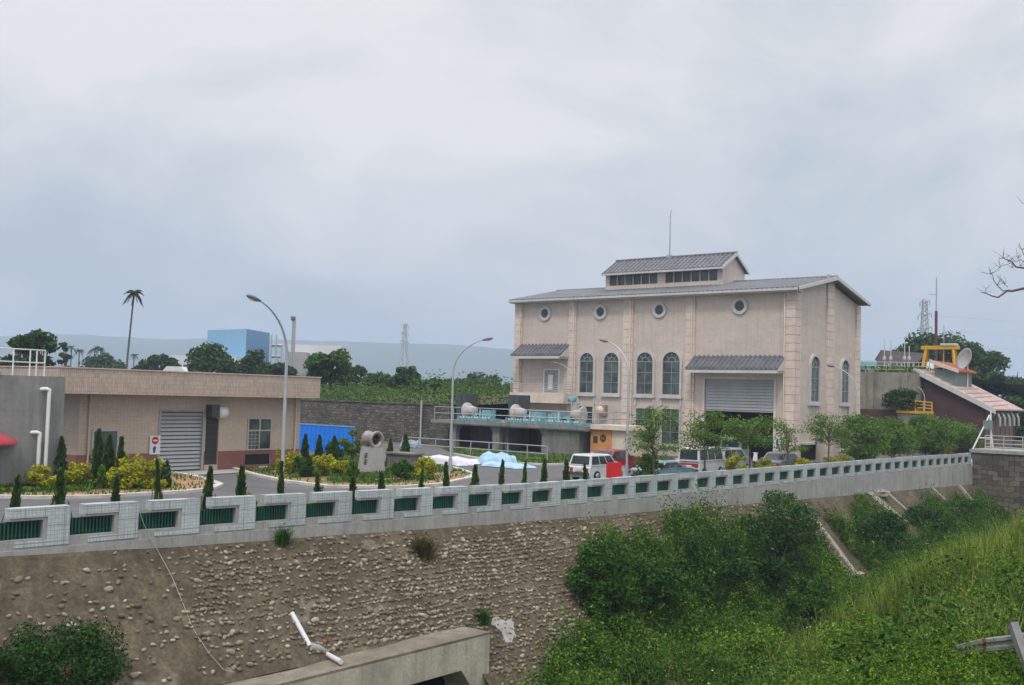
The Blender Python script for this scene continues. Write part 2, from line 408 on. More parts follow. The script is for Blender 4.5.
def bush_at(name, label, cat, loc, rad, n, leaf, mat, seed, nl=14, group=None, stems=True):
    t = thing(name, label, cat, loc, group)
    mb = bush_mesh(rad, n, leaf, nl, seed); mb.build('foliage', mat, t, off=np.zeros(3))
    if stems:
        g = np.random.default_rng(seed + 99); s = MB()
        for _ in range(6):
            e = np.array([g.normal() * rad[0] * .4, g.normal() * rad[1] * .4, rad[2] * 1.2])
            s.tube([(0, 0, -.15), e * .5 + np.array([0, 0, .1]), e], [.03, .02, .008], 4)
        s.build('stem', M['bark'], t, off=np.zeros(3))
    return t

def tree(name, label, loc, h, cr, mat, seed, n=5000, leaf=.3, trunk_h=.35, tr=.12, nl=22, group=None, flat=.75, layered=False, bark='bark', cat='tree'):
    """tapered trunk with limbs to each leaf clump"""
    g = np.random.default_rng(seed); t = thing(name, label, cat, loc, group)
    th = h * trunk_h; cz = (th + h) / 2; rz = (h - th) / 2 * 1.05
    Cn = []; k = 0
    while len(Cn) < nl:
        d = unit(g.normal(size=3)) * g.uniform(.2, 1) ** .45
        c = np.array([d[0] * cr * .8, d[1] * cr * .8, cz + d[2] * rz * .82])
        if layered:
            lv = g.integers(0, 4); zz = th + (h - th) * (.18 + .24 * lv); f = 1 - .17 * lv
            a = g.uniform(0, 6.28); q = cr * f * g.uniform(.25, .85)
            c = np.array([math.cos(a) * q, math.sin(a) * q, zz + g.normal() * .08])
        Cn.append(c)
    Cn = np.array(Cn)
    rr = cr * g.uniform(.22, .42, nl) * (22 / nl) ** .25
    mb = MB(); lean = np.array([g.normal() * .03 * h, g.normal() * .03 * h, 0])
    top = np.array([0, 0, h * .86]) + lean
    path = [np.array([0, 0, -.1]), np.array([0, 0, th * .5]) + lean * .2, np.array([0, 0, th]) + lean * .5, top]
    mb.tube(path, [tr * 1.25, tr, tr * .8, tr * .18], 7)
    for c in Cn:
        s = path[2] + (top - path[2]) * np.clip((c[2] - th) / (h - th) * .7 - .15, 0, .9)
        mid = (s + c) / 2 + np.array([0, 0, .06 * h * (1 if not layered else .3)])
        mb.tube([s, mid, c], [tr * .4, tr * .25, tr * .07], 5)
        for _ in range(2):
            e = c + unit(g.normal(size=3)) * cr * .25; mb.tube([mid, (mid + e) / 2 + np.array([0, 0, .03 * h]), e], [tr * .2, tr * .12, tr * .04], 4)
    mb.build('trunk', M[bark], t, off=np.zeros(3))
    idx = g.integers(0, nl, n); D = unit(g.normal(size=(n, 3))); r = g.uniform(.1, 1.1, (n, 1)) ** .55
    P = Cn[idx] + D * r * rr[idx][:, None] * np.array([1.15, 1.15, flat])
    lf = MB(); lf.addnp(*leaves(P, leaf, .55, .7, D * .5, g)); lf.build('crown', mat, t, off=np.zeros(3))
    return t
def conifer(name, label, loc, h, w, seed, group=None, n=900, stakes=False, mat=None):
    g = np.random.default_rng(seed); t = thing(name, label, 'conifer', loc, group)
    z = g.uniform(.04, 1, n) ** .9; prof = np.where(z < .25, .6 + 1.6 * z, 1.0 - ((z - .25) / .75) ** 1.7) * w / 2 + .015
    a = g.uniform(0, 6.283, n); r = prof * g.uniform(.35, 1.12, n) ** .6 * (1 + .25 * np.sin(a * 3 + z * 17 + seed))
    P = np.stack([np.cos(a) * r, np.sin(a) * r, z * h], 1)
    s = .11 * g.uniform(.6, 1.4, (n, 1)) * max(1, h / 2.2) ** .4
    T = unit(np.stack([np.cos(a) * .45, np.sin(a) * .45, np.full(n, 1.)], 1) + g.normal(size=(n, 3)) * .25)
    B = unit(np.cross(T, g.normal(size=(n, 3))))
    V = np.stack([P - T * s, P + B * s * .4, P + T * s, P - B * s * .4], 1).reshape(-1, 3)
    mb = MB(); mb.addnp(V, np.arange(4 * n).reshape(n, 4)); mb.build('foliage', mat or G_CON, t, off=np.zeros(3))
    tm = MB(); tm.tube([(0, 0, -.1), (0, 0, h * .5), (0, 0, h * .9)], [.035, .025, .008], 5); tm.build('trunk', M['bark'], t, off=np.zeros(3))
    if stakes:
        st = MB()
        for q in range(3):
            b = 2.1 * q + .4
            st.tube([(math.cos(b) * .55, math.sin(b) * .55, -.05), (math.cos(b) * .22, math.sin(b) * .22, 1.25)], .022, 5)
        for q in range(3):
            b, c = 2.1 * q + .4, 2.1 * (q + 1) + .4
            st.tube([(math.cos(b) * .36, math.sin(b) * .36, .68), (math.cos(c) * .36, math.sin(c) * .36, .68)], .02, 4)
        st.build('stake', M['stake'], t, off=np.zeros(3))
    return t

# ------------------------------------------------------------------ render, light, sky
S.view_settings.view_transform = 'Standard'; S.view_settings.look = 'None'
S.view_settings.exposure = 0.12; S.view_settings.gamma = 1; S.view_settings.use_curve_mapping = False
S.cycles.use_denoising = True
S.cycles.max_bounces = 6; S.cycles.diffuse_bounces = 3; S.cycles.glossy_bounces = 3; S.cycles.transmission_bounces = 3; S.cycles.volume_bounces = 1
S.cycles.transparent_max_bounces = 4; S.cycles.sample_clamp_indirect = 6
cam = bpy.data.cameras.new('camera'); co = bpy.data.objects.new('camera', cam); COL.objects.link(co)
cam.sensor_width = 36; cam.lens = 36 * FPX / 1024; cam.clip_start = .1; cam.clip_end = 20000
Mx = Matrix(((*_r, 0), (*_u, 0), (*(-_f), 0), (0, 0, 0, 1))).transposed(); Mx.translation = Vector(CAM)
Mx = Matrix([[_r[i], _u[i], -_f[i], CAM[i]] for i in range(3)] + [[0, 0, 0, 1]])
co.matrix_world = Mx; S.camera = co

SUN_DIR = Vector((-.62, -.28, 1.0)).normalized()
sl = bpy.data.lights.new('sun', 'SUN'); so = bpy.data.objects.new('sun', sl); COL.objects.link(so)
sl.energy = 1.5; sl.angle = R(10); sl.color = (1, .955, .88); so.rotation_euler = SUN_DIR.to_track_quat('Z', 'Y').to_euler()
W = bpy.data.worlds.new('World'); S.world = W; W.use_nodes = True
wt = W.node_tree; wn = wt.nodes; wn.clear()
def wnode(typ, ins=None, **p):
    x = wn.new(typ)
    for k, v in p.items(): setattr(x, k, v)
    for k, v in (ins or {}).items():
        if isinstance(v, bpy.types.NodeSocket): wt.links.new(v, x.inputs[k])
        else: x.inputs[k].default_value = v
    return x
sky = wnode('ShaderNodeTexSky', sky_type='NISHITA', sun_disc=False)
sky.sun_elevation = math.asin(SUN_DIR.z); sky.sun_rotation = math.atan2(SUN_DIR.x, SUN_DIR.y); sky.dust_density = 4; sky.air_density = 1.5
tc = wnode('ShaderNodeTexCoord').outputs['Generated']
sep = wnode('ShaderNodeSeparateXYZ', {0: tc})
stretch = wnode('ShaderNodeVectorMath', {0: tc, 1: (1, 1, 1.75)}, operation='MULTIPLY').outputs[0]
warp = wnode('ShaderNodeTexNoise', {'Vector': stretch, 'Scale': 1.7, 'Detail': 3.0})
wadd = wnode('ShaderNodeVectorMath', {0: warp.outputs[1], 1: (.5, .5, .5)}, operation='MULTIPLY').outputs[0]
v2 = wnode('ShaderNodeVectorMath', {0: stretch, 1: wadd}, operation='ADD').outputs[0]
n1 = wnode('ShaderNodeTexNoise', {'Vector': v2, 'Scale': 2.3, 'Detail': 4.0, 'Roughness': .45})
n2 = wnode('ShaderNodeTexNoise', {'Vector': v2, 'Scale': 6.0, 'Detail': 6.0, 'Roughness': .6})
sm = wnode('ShaderNodeMath', {0: n1.outputs[0], 1: .72}, operation='MULTIPLY').outputs[0]
sm2 = wnode('ShaderNodeMath', {0: n2.outputs[0], 1: .28, 2: sm}, operation='MULTIPLY_ADD').outputs[0]
el = wnode('ShaderNodeMapRange', {'Value': sep.outputs[2], 'From Min': .02, 'From Max': .32, 'To Min': -.085, 'To Max': .095}).outputs[0]
side_ = wnode('ShaderNodeVectorMath', {0: tc, 1: (.042, -.052, 0)}, operation='DOT_PRODUCT').outputs[1]
el2 = wnode('ShaderNodeMath', {0: el, 1: side_}, operation='ADD').outputs[0]
fac = wnode('ShaderNodeMath', {0: sm2, 1: el2}, operation='ADD').outputs[0]
cr = wnode('ShaderNodeValToRGB', {'Fac': fac})
r_ = cr.color_ramp
while len(r_.elements) < 4: r_.elements.new(.5)
for e, (p, c) in zip(r_.elements, [(.39, (.43, .50, .56)), (.46, (.535, .58, .635)), (.535, (.655, .67, .70)), (.64, (.81, .80, .80))]):
    e.position = p; e.color = (*c, 1)
lum = wnode('ShaderNodeMapRange', {'Value': sep.outputs[2], 'From Min': .36, 'From Max': .8, 'To Min': 1.0, 'To Max': 2.3}).outputs[0]
b1 = wnode('ShaderNodeBackground', {'Color': sky.outputs[0], 'Strength': .10})
b2 = wnode('ShaderNodeBackground', {'Color': cr.outputs[0], 'Strength': lum})
mxs = wnode('ShaderNodeMixShader', {0: .94, 1: b1.outputs[0], 2: b2.outputs[0]})
wo = wnode('ShaderNodeOutputWorld', {0: mxs.outputs[0]})

# ------------------------------------------------------------------ levels along the channel
FV = 26.4                                   # river face of the fence
_zu = [0, 14.3, 16.2, 24, 34, 54, 75, 99, 140]; _zz = [1.4, 1.32, 1.30, 1.16, .94, .79, .72, .56, .4]
def ztop(u): return float(np.interp(u, _zu, _zz))
_bu = [0, 12.5, 18.2, 33, 61.6, 98.7, 140]; _bz = [.3, .18, -.07, -.55, -1.32, -2.19, -2.6]
def zbank(u): return np.interp(u, _bu, _bz)
FLOOR = -6.0
def sstep(a, b, x):
    t = np.clip((x - a) / (b - a), 0, 1); return t * t * (3 - 2 * t)
def zbed(u, v):
    u = np.asarray(u, float); v = np.asarray(v, float)
    toe = 14 + 4.4 * sstep(25, 50, u) - 5.0 * sstep(56, 92, u)
    near = FLOOR + np.clip((toe - v) * (.66 - .14 * sstep(40, 60, u)), 0, 5.4 - 1.1 * sstep(38, 60, u))
    near = near + .55 * np.sin(u * .27 + 1.2) * np.sin(v * .33 + .4) * sstep(0, 4, toe - v) * sstep(24, 32, u)
    near = near - .9 * sstep(0, 1.5, toe - v) * 0
    nz = .22 * np.sin(u * .9 + v * .5) + .18 * np.sin(v * 1.3 - u * .37 + 1) + .1 * np.sin(u * 2.3 + v * 1.9)
    return near + nz * (v < 20.5)
def grid_sheet(us, vs, zf, m=0):
    U, Vv = np.meshgrid(us, vs, indexing='ij'); Z = zf(U, Vv); nu, nv = U.shape
    P = np.stack([U, Vv, Z], -1).reshape(-1, 3)
    i, j = np.meshgrid(np.arange(nu - 1), np.arange(nv - 1), indexing='ij'); a = (i * nv + j).ravel()
    F = np.stack([a, a + nv, a + nv + 1, a + 1], 1)
    mb = MB(); mb.addnp(P, F, m, True); return mb
def structure(name, mb, mats): return tag(mb.build(name, mats), kind='structure')

# ground: one sheet to the horizon, all on the far side of the river wall and round the channel head
gm = MB()
gm.add([(-60, 26.6, 0), (6000, 26.6, -.02), (6000, 6000, 0), (-6000, 6000, 0), (-6000, 26.6, 0)], [(0, 1, 2, 3, 4)])
structure('ground', gm, surf('far_ground', (.10, .115, .05), .95, .3, .02))
rb = grid_sheet(np.arange(-30, 99.01, .75), np.concatenate([np.arange(-60, -5, 5), np.arange(-5, 27.1, .75)]), zbed)
structure('riverbed', rb, M['gravelearth'])
gm2 = MB(); gm2.add([(99, -400, -.65), (6000, -6000, -.65), (6000, 26.6, -.6), (99, 26.6, -.6)], [(0, 1, 2, 3)])
structure('downstream_ground', gm2, surf('downstream_earth', (.10, .115, .05), .95, .3, .05))

def poly_sheet(name, pts, z, mat):
    mb = MB(); mb.add([(p[0], p[1], z) for p in pts], [tuple(range(len(pts)))]); return structure(name, mb, mat)
lot = [(-30, 26.62), (104, 26.62), (104, 32.7), (74.5, 32.9), (74.5, 61), (66.5, 61), (66.5, 100), (-30, 100)]
poly_sheet('lot_asphalt', lot, .004, M['asphalt'])
lawnA = [at(x, y, z=0)[:2] for x, y in [(-60, 497), (40, 499), (100, 498), (185, 493), (212, 490), (220, 486), (207, 481), (190, 476.5), (163, 472.5), (158, 469.5)]] + [(30.9, 48.4), (26.5, 48.4), (24, 46.5), (24, 45), (12, 45), (12, 40)]
poly_sheet('lawn', lawnA, .06, M['lawn'])
lawnB = [at(x, y, z=0)[:2] for x, y in [(232, 469), (255, 476), (286, 482.5), (330, 488), (400, 488.5), (440, 485.5), (468, 479.5), (474, 475.5), (455, 469), (425, 465.5), (395, 463), (372, 461)]] + [(50.5, 55), (42, 55), (40.6, 48.4), (38.4, 48.4)]
poly_sheet('island_lawn', lawnB, .06, M['lawn'])
lawnC = [at(x, y, z=0)[:2] for x, y in [(455, 455), (498, 463), (545, 465.5), (600, 465), (640, 461)]] + [(70, 40), (72, 44), (65.5, 46), (65.5, 60.5)]
poly_sheet('platform_verge', lawnC, .06, surf('verge_green', (.11, .14, .035), .95, .4, .8, fine=.4))
poly_sheet('planting_strip', [(-20, 26.72), (97, 26.72), (97, 28.1), (40, 28.1), (40, 30.3), (-20, 30.3)], .05, surf('strip_soil', (.16, .11, .06), .95, .35, .8, fine=.3))
poly_sheet('garage_apron', [(30.9, 46.2), (33.8, 46.2), (38.3, 47.5), (38.3, 48.48), (30.9, 48.48)], .035, M['apron'])
poly_sheet('garage_drive_slab', [(66, 33.5), (74.5, 33.5), (74.5, 41), (66, 41)], .02, M['apron'])
def kerb(name, pts, w=.16, h=.13):
    mb = MB()
    P = [np.array(p[:2]) for p in pts]
    def nrm(i):
        d = P[min(i + 1, len(P) - 1)] - P[max(i - 1, 0)]; d /= np.linalg.norm(d) + 1e-9; return np.array([-d[1], d[0]])
    for i in range(len(P) - 1):
        a, b, n, n2 = P[i], P[i+1], nrm(i) * w, nrm(i+1) * w
        mb.hexa([(*(a - n), 0), (*(b - n2), 0), (*(b + n2), 0), (*(a + n), 0)], [(*(a - n), h), (*(b - n2), h), (*(b + n2), h), (*(a + n), h)])
    structure(name, mb, M['kerb'])
kerb('lawn_kerb', lawnA[:9]); kerb('island_kerb', [lawnB[-1]] + lawnB[:12]); kerb('verge_kerb', lawnC[:5])
sb = MB()
for strip, wdt in ((lawnA[:8], 1.7), (lawnB[2:8], 1.5)):
    P = [np.array(p) for p in strip]
    cen = np.mean(np.array(lawnA if strip is lawnA[:8] or np.allclose(strip[0], lawnA[0]) else lawnB), 0)
    Q = [p + (cen - p) / np.linalg.norm(cen - p) * wdt for p in P]
    for i in range(len(P) - 1):
        sb.add([(*P[i], .075), (*P[i+1], .075), (*Q[i+1], .075), (*Q[i], .075)], [(0, 1, 2, 3)])
structure('bare_soil_border', sb, M['soil'])

# ------------------------------------------------------------------ the block fence on top of the river wall
fence = thing('boundary_fence', 'long pale tiled block fence with green mesh openings along the channel edge', 'fence', (14, FV, 0))
def shear(u0, du):
    def fn(s, h, d):
        u = u0 + s * du; return (u, FV + d, ztop(u) - h)
    return fn
bw = MB(); bmesh_ = MB()
us = [-4 + 2 * i for i in range(0, 52)] + [98.6]
us = sorted(set([u for u in us if u <= 98.6]))
for a, b in zip(us[:-1], us[1:]):
    bw.hexa([(a, FV + .03, zbank(a) - .7), (b, FV + .03, zbank(b) - .7), (b, FV + .33, zbank(b) - .7), (a, FV + .33, zbank(a) - .7)],
            [(a, FV + .03, ztop(a) - .80), (b, FV + .03, ztop(b) - .80), (b, FV + .33, ztop(b) - .80), (a, FV + .33, ztop(a) - .80)])
    # thin offset step where the tiled course meets the plain wall
    bw.hexa([(a, FV - .02, zbank(a) - .7), (b, FV - .02, zbank(b) - .7), (b, FV + .029, zbank(b) - .7), (a, FV + .029, zbank(a) - .7)],
            [(a, FV - .02, ztop(a) - 1.06), (b, FV - .02, ztop(b) - 1.06), (b, FV + .029, ztop(b) - 1.06), (a, FV + .029, ztop(a) - 1.06)])
bw.build('base_wall', M['conc'], fence)
for k in range(-7, 43):
    u0 = 14.32 + 2.0 * (k - 1); fn = shear(u0, 2.0); du = 2.0
    tb = MB()
    tb.pprism([(.70, 0), (.70, 1.0), (1.0, 1.0), (1.0, 0)], fn, 0, .34)
    tb.pprism([(.21, 0), (.21, .25), (.70, .25), (.70, 0)], fn, .002, .338)
    tb.pprism([(.27, .86), (.27, 1.0), (.70, 1.0), (.70, .86)], fn, .002, .338)
    blk = tb.build('tiled_block', M['fencetile'], fence)
    fr = MB()
    fr.pprism([(.205, .25), (.205, .325), (.70, .325), (.70, .25)], fn, .035, .30)
    fr.pprism([(.645, .325), (.645, .80), (.70, .80), (.70, .325)], fn, .035, .30)
    fr.build('frame', M['concframe'], blk)
    if k > -7:
        gp = MB()
        gp.pprism([(.0, .36), (.0, .80), (.645, .80), (.645, .36)], fn, .22, .235, 1)
        for q in range(13):
            s = .012 + q * .05
            gp.pprism([(s, .345), (s, .80), (s + .022, .80), (s + .022, .345)], fn, .15, .175)
        gp.pprism([(0, .345), (0, .37), (.645, .37), (.645, .345)], fn, .178, .20)
        gp.pprism([(0, .70), (0, .725), (.645, .725), (.645, .70)], fn, .178, .20)
        gp.build('mesh_panel', [M['mesh'], M['meshback']], fence)

# ------------------------------------------------------------------ sloped cobble revetment below it
CU0, CU1 = 16.0, 26.0                       # culvert mouth
def rv(u, t):                                # point on the revetment, t metres out from the wall foot
    return np.stack([u, FV - t, zbank(u) - t * (1.0 + .0 * u)], -1)
uu = np.arange(2, 98.6, .25); tt = np.arange(0, 6.01, .2)
U, Tt = np.meshgrid(uu, tt, indexing='ij')
Z = zbank(U) - Tt
P = np.stack([U, FV - Tt, Z], -1)
wob = .05 * np.sin(U * 1.7 + Tt * 2.1) + .04 * np.sin(U * .6 - Tt * 1.3) + rng.normal(size=U.shape) * .005
wob[:, 0] = 0
P[..., 1] -= wob * .7; P[..., 2] += wob * .7
nu, nt = U.shape
i, j = np.meshgrid(np.arange(nu - 1), np.arange(nt - 1), indexing='ij')
keep = ~((U[:-1, :-1] > CU0 - .5) & (U[:-1, :-1] < CU1 + .3) & (Tt[:-1, :-1] >= 3.1))
a = (i * nt + j)[keep].ravel()
mb = MB(); mb.addnp(P.reshape(-1, 3), np.stack([a, a + 1, a + nt + 1, a + nt], 1), 0, True)
# one unit icosphere, reused for every embedded cobble
def icos(sub=1):
    import bmesh
    b = bmesh.new(); bmesh.ops.create_icosphere(b, subdivisions=sub, radius=1)
    v = np.array([q.co[:] for q in b.verts]); f = np.array([[q.index for q in fc.verts] for fc in b.faces]); b.free(); return v, f
IV, IF = icos(2)
IV1, IF1 = icos(1)
slope_n = np.array([0, -1, 1]) / math.sqrt(2)
st = []
row = 0
tq = .12
while tq < 5.7:
    u = 9.0 + rng.uniform(0, .3); off_ = rng.normal() * .02
    while u < 60:
        k_ = 1 if u < 40 else 1.2
        u += rng.uniform(.105, .18) * k_
        dens = .93 if u > 17.2 + .6 * math.sin(tq * 2.3) else .22
        if tq < .5: dens *= .55
        dens *= .84 + .16 * math.sin(u * .43 + tq * 1.3)
        if rng.uniform() > dens: continue
        if CU0 - .4 < u < CU1 + 1.0 and tq > 3.0: continue
        q_ = rng.uniform()
        st.append((u, tq + off_ + rng.normal() * .018, rng.uniform(.040, .068) * k_ * (1.0 if q_ < .88 else 1.5)))
    tq += rng.uniform(.125, .145); row += 1
st = np.array(st); ns = len(st)
base = rv(st[:, 0], st[:, 1]) + slope_n * ((.05 * np.sin(st[:, 0] * 1.7 + st[:, 1] * 2.1) + .04 * np.sin(st[:, 0] * .6 - st[:, 1] * 1.3)) * 1.0 + .004)[:, None]
jit = IV[None] * (1 + .16 * np.sin(IV[None] @ np.array([2.1, 1.3, 1.9]) + rng.uniform(0, 6, (ns, 1)))[..., None])
sx = st[:, 2] * rng.uniform(.9, 1.5, ns); sy = st[:, 2] * rng.uniform(.7, 1.05, ns); sz = st[:, 2] * rng.uniform(.55, 1.05, ns)
ang = rng.normal(size=ns) * .35
e1 = np.stack([np.cos(ang), np.sin(ang) * .707, np.sin(ang) * .707], 1); e1 = unit(e1)
e3 = np.broadcast_to(slope_n, (ns, 3)); e2 = np.cross(e3, e1)
sv = base[:, None] + (jit[..., 0:1] * sx[:, None, None]) * e1[:, None] + (jit[..., 1:2] * sy[:, None, None]) * e2[:, None] + (jit[..., 2:3] * sz[:, None, None] + .012) * e3[:, None]
mb.addnp(sv.reshape(-1, 3), (IF[None] + (np.arange(ns) * len(IV))[:, None, None]).reshape(-1, 3), 1, True)
revet = mb.build('cobble_embankment', [M['revet'], M['cobble']])
tag(revet, 'brown sloping embankment studded with rounded cobbles below the tiled fence', 'embankment')

# ------------------------------------------------------------------ culvert headwall
cul = thing('culvert_outlet', 'grey concrete culvert outlet with dark square mouth at the embankment foot', 'culvert', (21, 22.2, -6))
c = MB()
c.box(CU0, CU1 + .83, 22.25, 23.45, -4.28, -3.36)
c.box(CU1, CU1 + .83, 22.25, 23.45, -6.6, -4.282)
c.box(CU0 - 1.3, CU0, 22.25, 23.45, -6.6, -3.362)
c.pprism([(CU1 - .55, -4.283), (CU1 - .001, -4.283), (CU1 - .001, -4.95)], lambda a, h, d: (a, 22.25 + d, h), .001, 1.19)
c.build('headwall', M['conclight'], cul)
c = MB(); c.box(CU0 - 1.299, CU1 + .829, 22.255, 23.6, -3.358, -3.28); c.build('top_ledge', M['ledgedirt'], cul)
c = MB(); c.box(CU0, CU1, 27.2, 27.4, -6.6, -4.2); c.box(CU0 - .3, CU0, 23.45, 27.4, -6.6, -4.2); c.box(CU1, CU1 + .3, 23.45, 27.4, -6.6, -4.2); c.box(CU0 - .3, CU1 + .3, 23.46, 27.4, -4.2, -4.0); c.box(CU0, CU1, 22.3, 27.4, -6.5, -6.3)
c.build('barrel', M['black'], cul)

def on_bank(px, py):
    """point where a sight line meets the sloping revetment"""
    lo = None
    for d in np.arange(18, 110, .05):
        p = at(px, py, d=d)
        if p[1] > FV or p[2] < zbank(p[0]) - (FV - p[1]): return p
    return p
# broken drain pipe lying over the ledge
pp = thing('broken_pipe', 'broken grey-white plastic pipe lying over the embankment and culvert ledge', 'pipe', on_bank(308, 648))
nrm = slope_n * .1
a0, a1 = on_bank(290, 615) + nrm, on_bank(308, 648) + nrm
m_ = MB(); m_.tube([a0, a1], .075, 8); m_.build('pipe_length', M['pvc'], pp)
b0 = at(325, 653, z=-3.17); b1 = at(341, 662, z=-3.17)
m_ = MB(); m_.tube([b0, b1], .075, 8); m_.build('pipe_length', M['pvc'], pp)
m_ = MB(); m_.tube([a1 + (a1 - a0) * .03, (a1 + b0) / 2 + np.array([0, -.05, .03]), b0], .12, 8); m_.build('pipe_joint', M['conc'], pp)
m_ = MB(); g0 = on_bank(324, 641) + nrm * .4
m_.hexa([g0 + np.array(q) for q in ((-.16, -.03, -.04), (.15, -.03, -.04), (.2, .03, 0), (-.12, .03, 0))], [g0 + np.array(q) for q in ((-.12, -.02, .0), (.09, -.02, .02), (.16, .02, .03), (-.1, .02, .015))])
tag(m_.build('red_rag', surf('faded_red_cloth', (.30, .03, .03), .9, .3, 9)), 'small red rag lying beside the broken pipe on the embankment', 'rag')
# cord hanging from the fence
cp = [(141, 523), (146, 535), (158, 556), (170, 578), (181, 605), (192, 632), (207, 655), (222, 672), (232, 674)]
m_ = MB(); m_.tube([at(140, 512, v=FV - .05)] + [on_bank(x, y) + slope_n * .10 for x, y in cp], .010, 5)
tag(m_.build('hanging_cord', M['rope']), 'thin pale cord hanging from the fence down the cobble embankment', 'cord')
# white lime patch beside the culvert
m_ = MB(); cpt = on_bank(505, 628); k = 14
ring_ = [cpt + slope_n * .022 + np.array([math.cos(q), math.sin(q) * .707, math.sin(q) * .707]) * (.5 + .16 * math.sin(3 * q + 1) + .1 * math.sin(5 * q)) for q in np.linspace(0, 2 * math.pi, k, endpoint=False)]
ring2 = [p - slope_n * .2 for p in ring_]
m_.add(ring_ + ring2, [tuple(range(k))] + [(i_, k + i_, k + (i_ + 1) % k, (i_ + 1) % k) for i_ in range(k)])
tag(m_.build('mortar_patch', surf('lime_mortar', (.36, .35, .33), .9, .3, 4, fine=.5, bump=.5)), 'patch of white mortar on the cobbles beside the culvert corner', 'mortar patch')

# concrete strips running down the far end of the bank, and broken slabs
def strip(px0, py0, px1, py1, w, label, name='concrete_rib', h=.14):
    p0, p1 = on_bank(px0, py0), on_bank(px1, py1); um = (p0[0] + p1[0]) / 2
    t0, t1 = FV - p0[1], FV - p1[1]; m_ = MB()
    def q(u, t, o): return rv(np.array(u), np.array(t)) + slope_n * o
    m_.hexa([q(p0[0] - w, t0, -.1), q(p1[0] - w, t1, -.1), q(p1[0] + w, t1, -.1), q(p0[0] + w, t0, -.1)],
            [q(p0[0] - w, t0, h), q(p1[0] - w, t1, h), q(p1[0] + w, t1, h), q(p0[0] + w, t0, h)])
    tag(m_.build(name, M['debris']), label, 'concrete rib')
strip(803, 505, 857, 578, .22, 'narrow concrete rib running down the bank beside the leafy sapling')
strip(868, 492, 905, 524, .55, 'wide broken concrete slab sloping down the bank below the fence', 'broken_slab')
strip(884, 489, 925, 528, .2, 'thin concrete rib beside the broken slab on the far bank')
strip(930, 487, 950, 506, .22, 'short concrete rib on the far bank between the slab and block wall')
strip(958, 484, 985, 516, .3, 'concrete rib on the bank in the corner beside the block wall')
for k_, (x, y, s, lb) in enumerate([(880, 495, .5, 'pale chunk of broken concrete lying on top of the sloping slab'), (691, 592, .35, 'small grey rock among weeds below the concrete rib')]):
    p = on_bank(x, y) if k_ == 0 else on_bank(858, 577)
    m_ = MB(); gq = np.random.default_rng(k_); v = IV * (1 + .2 * gq.normal(size=(len(IV), 1))) * np.array([s * 1.4, s, s * .6]); m_.addnp(v + p + np.array([0, -.1, .12]), IF, 0)
    tag(m_.build('rock', M['debris']), lb if k_ == 0 else 'grey rock at the foot of the narrow concrete rib', 'rock')

# ------------------------------------------------------------------ weir / end wall with its railing
ew = thing('block_wall', 'dark weathered stone block wall closing the far end of the channel', 'wall', (98.8, 18, -6))
m_ = MB(); m_.box(98.62, 100.2, 6, 26.38, -7, .62); m_.build('stonework', M['endstone'], ew)
m_ = MB(); m_.box(98.5, 103.8, 6, 26.6, .622, .92); m_.build('coping', M['conc'], ew)
def railing(name, label, pts, h, posts, rails, r=.028, mat='white', cat='railing', group=None, stub=None, offz=0):
    t = thing(name, label, cat, pts[0], group)
    P = [np.array(p, float) for p in pts]
    seg = [np.linalg.norm(b - a) for a, b in zip(P[:-1], P[1:])]; tot = sum(seg)
    def pos(s):
        for a, b, l in zip(P[:-1], P[1:], seg):
            if s <= l + 1e-6: return a + (b - a) * s / l
            s -= l
        return P[-1]
    for q in range(posts):
        p = pos(tot * q / (posts - 1)); mm = MB()
        mm.tube([p - np.array([0, 0, .05]), p + np.array([0, 0, h])], r * 1.25, 6); mm.build('post', M[mat], t)
    for z in rails:
        mm = MB(); mm.tube([p + np.array([0, 0, z * h]) for p in P], r, 6); mm.build('rail', M[mat], t)
    return t
railing('walkway_railing', 'white pipe railing on top of the dark stone block wall', [(99, 25.4, .92), (99, 10, .92)], 1.25, 11, [1, .72, .45, .2], .036, 'greytrim')
for i_, vv in enumerate((24.0, 23.2, 22.4, 21.6)):
    pass
# ------------------------------------------------------------------ powerhouse
FU, SV = 74.6, 32.8                         # planes of its two visible walls
V1, U1, EZ = 59.8, 87.9, 13.1
RU, RZ = 81.2, 14.5
B = thing('powerhouse', 'tall beige tiled hall with arched windows and grey tiled roof with raised lantern', 'building', (81, 46, 0))
front = lambda a, h, d: (FU - d, a, h)
side = lambda a, h, d: (a, SV - d, h)
w = MB()
G0, G1, GZ = 34.34, 40.25, 6.32
w.box(FU, FU + .3, SV, G0, 0, EZ); w.box(FU, FU + .3, G1, V1, 0, EZ); w.box(FU, FU + .3, G0, G1, GZ, EZ)
gable = [(FU + .3, 0), (U1 - .3, 0), (U1 - .3, EZ), (RU, RZ), (FU + .3, EZ)]
w.pprism(gable, lambda a, h, d: (a, SV + d, h), 0, .3); w.pprism(gable, lambda a, h, d: (a, V1 - d, h), 0, .3)
w.box(U1 - .3, U1, SV, V1, 0, EZ)
w.build('wall', M['wall'], B)
m_ = MB(); m_.box(FU + .3, U1 - .3, SV + .3, V1 - .3, 0.03, .06); m_.box(FU + 6, FU + 6.2, SV + .3, V1 - .3, .06, EZ - .5)
m_.build('interior', surf('dark_interior', (.05, .05, .05), .9, .2, 1), B)

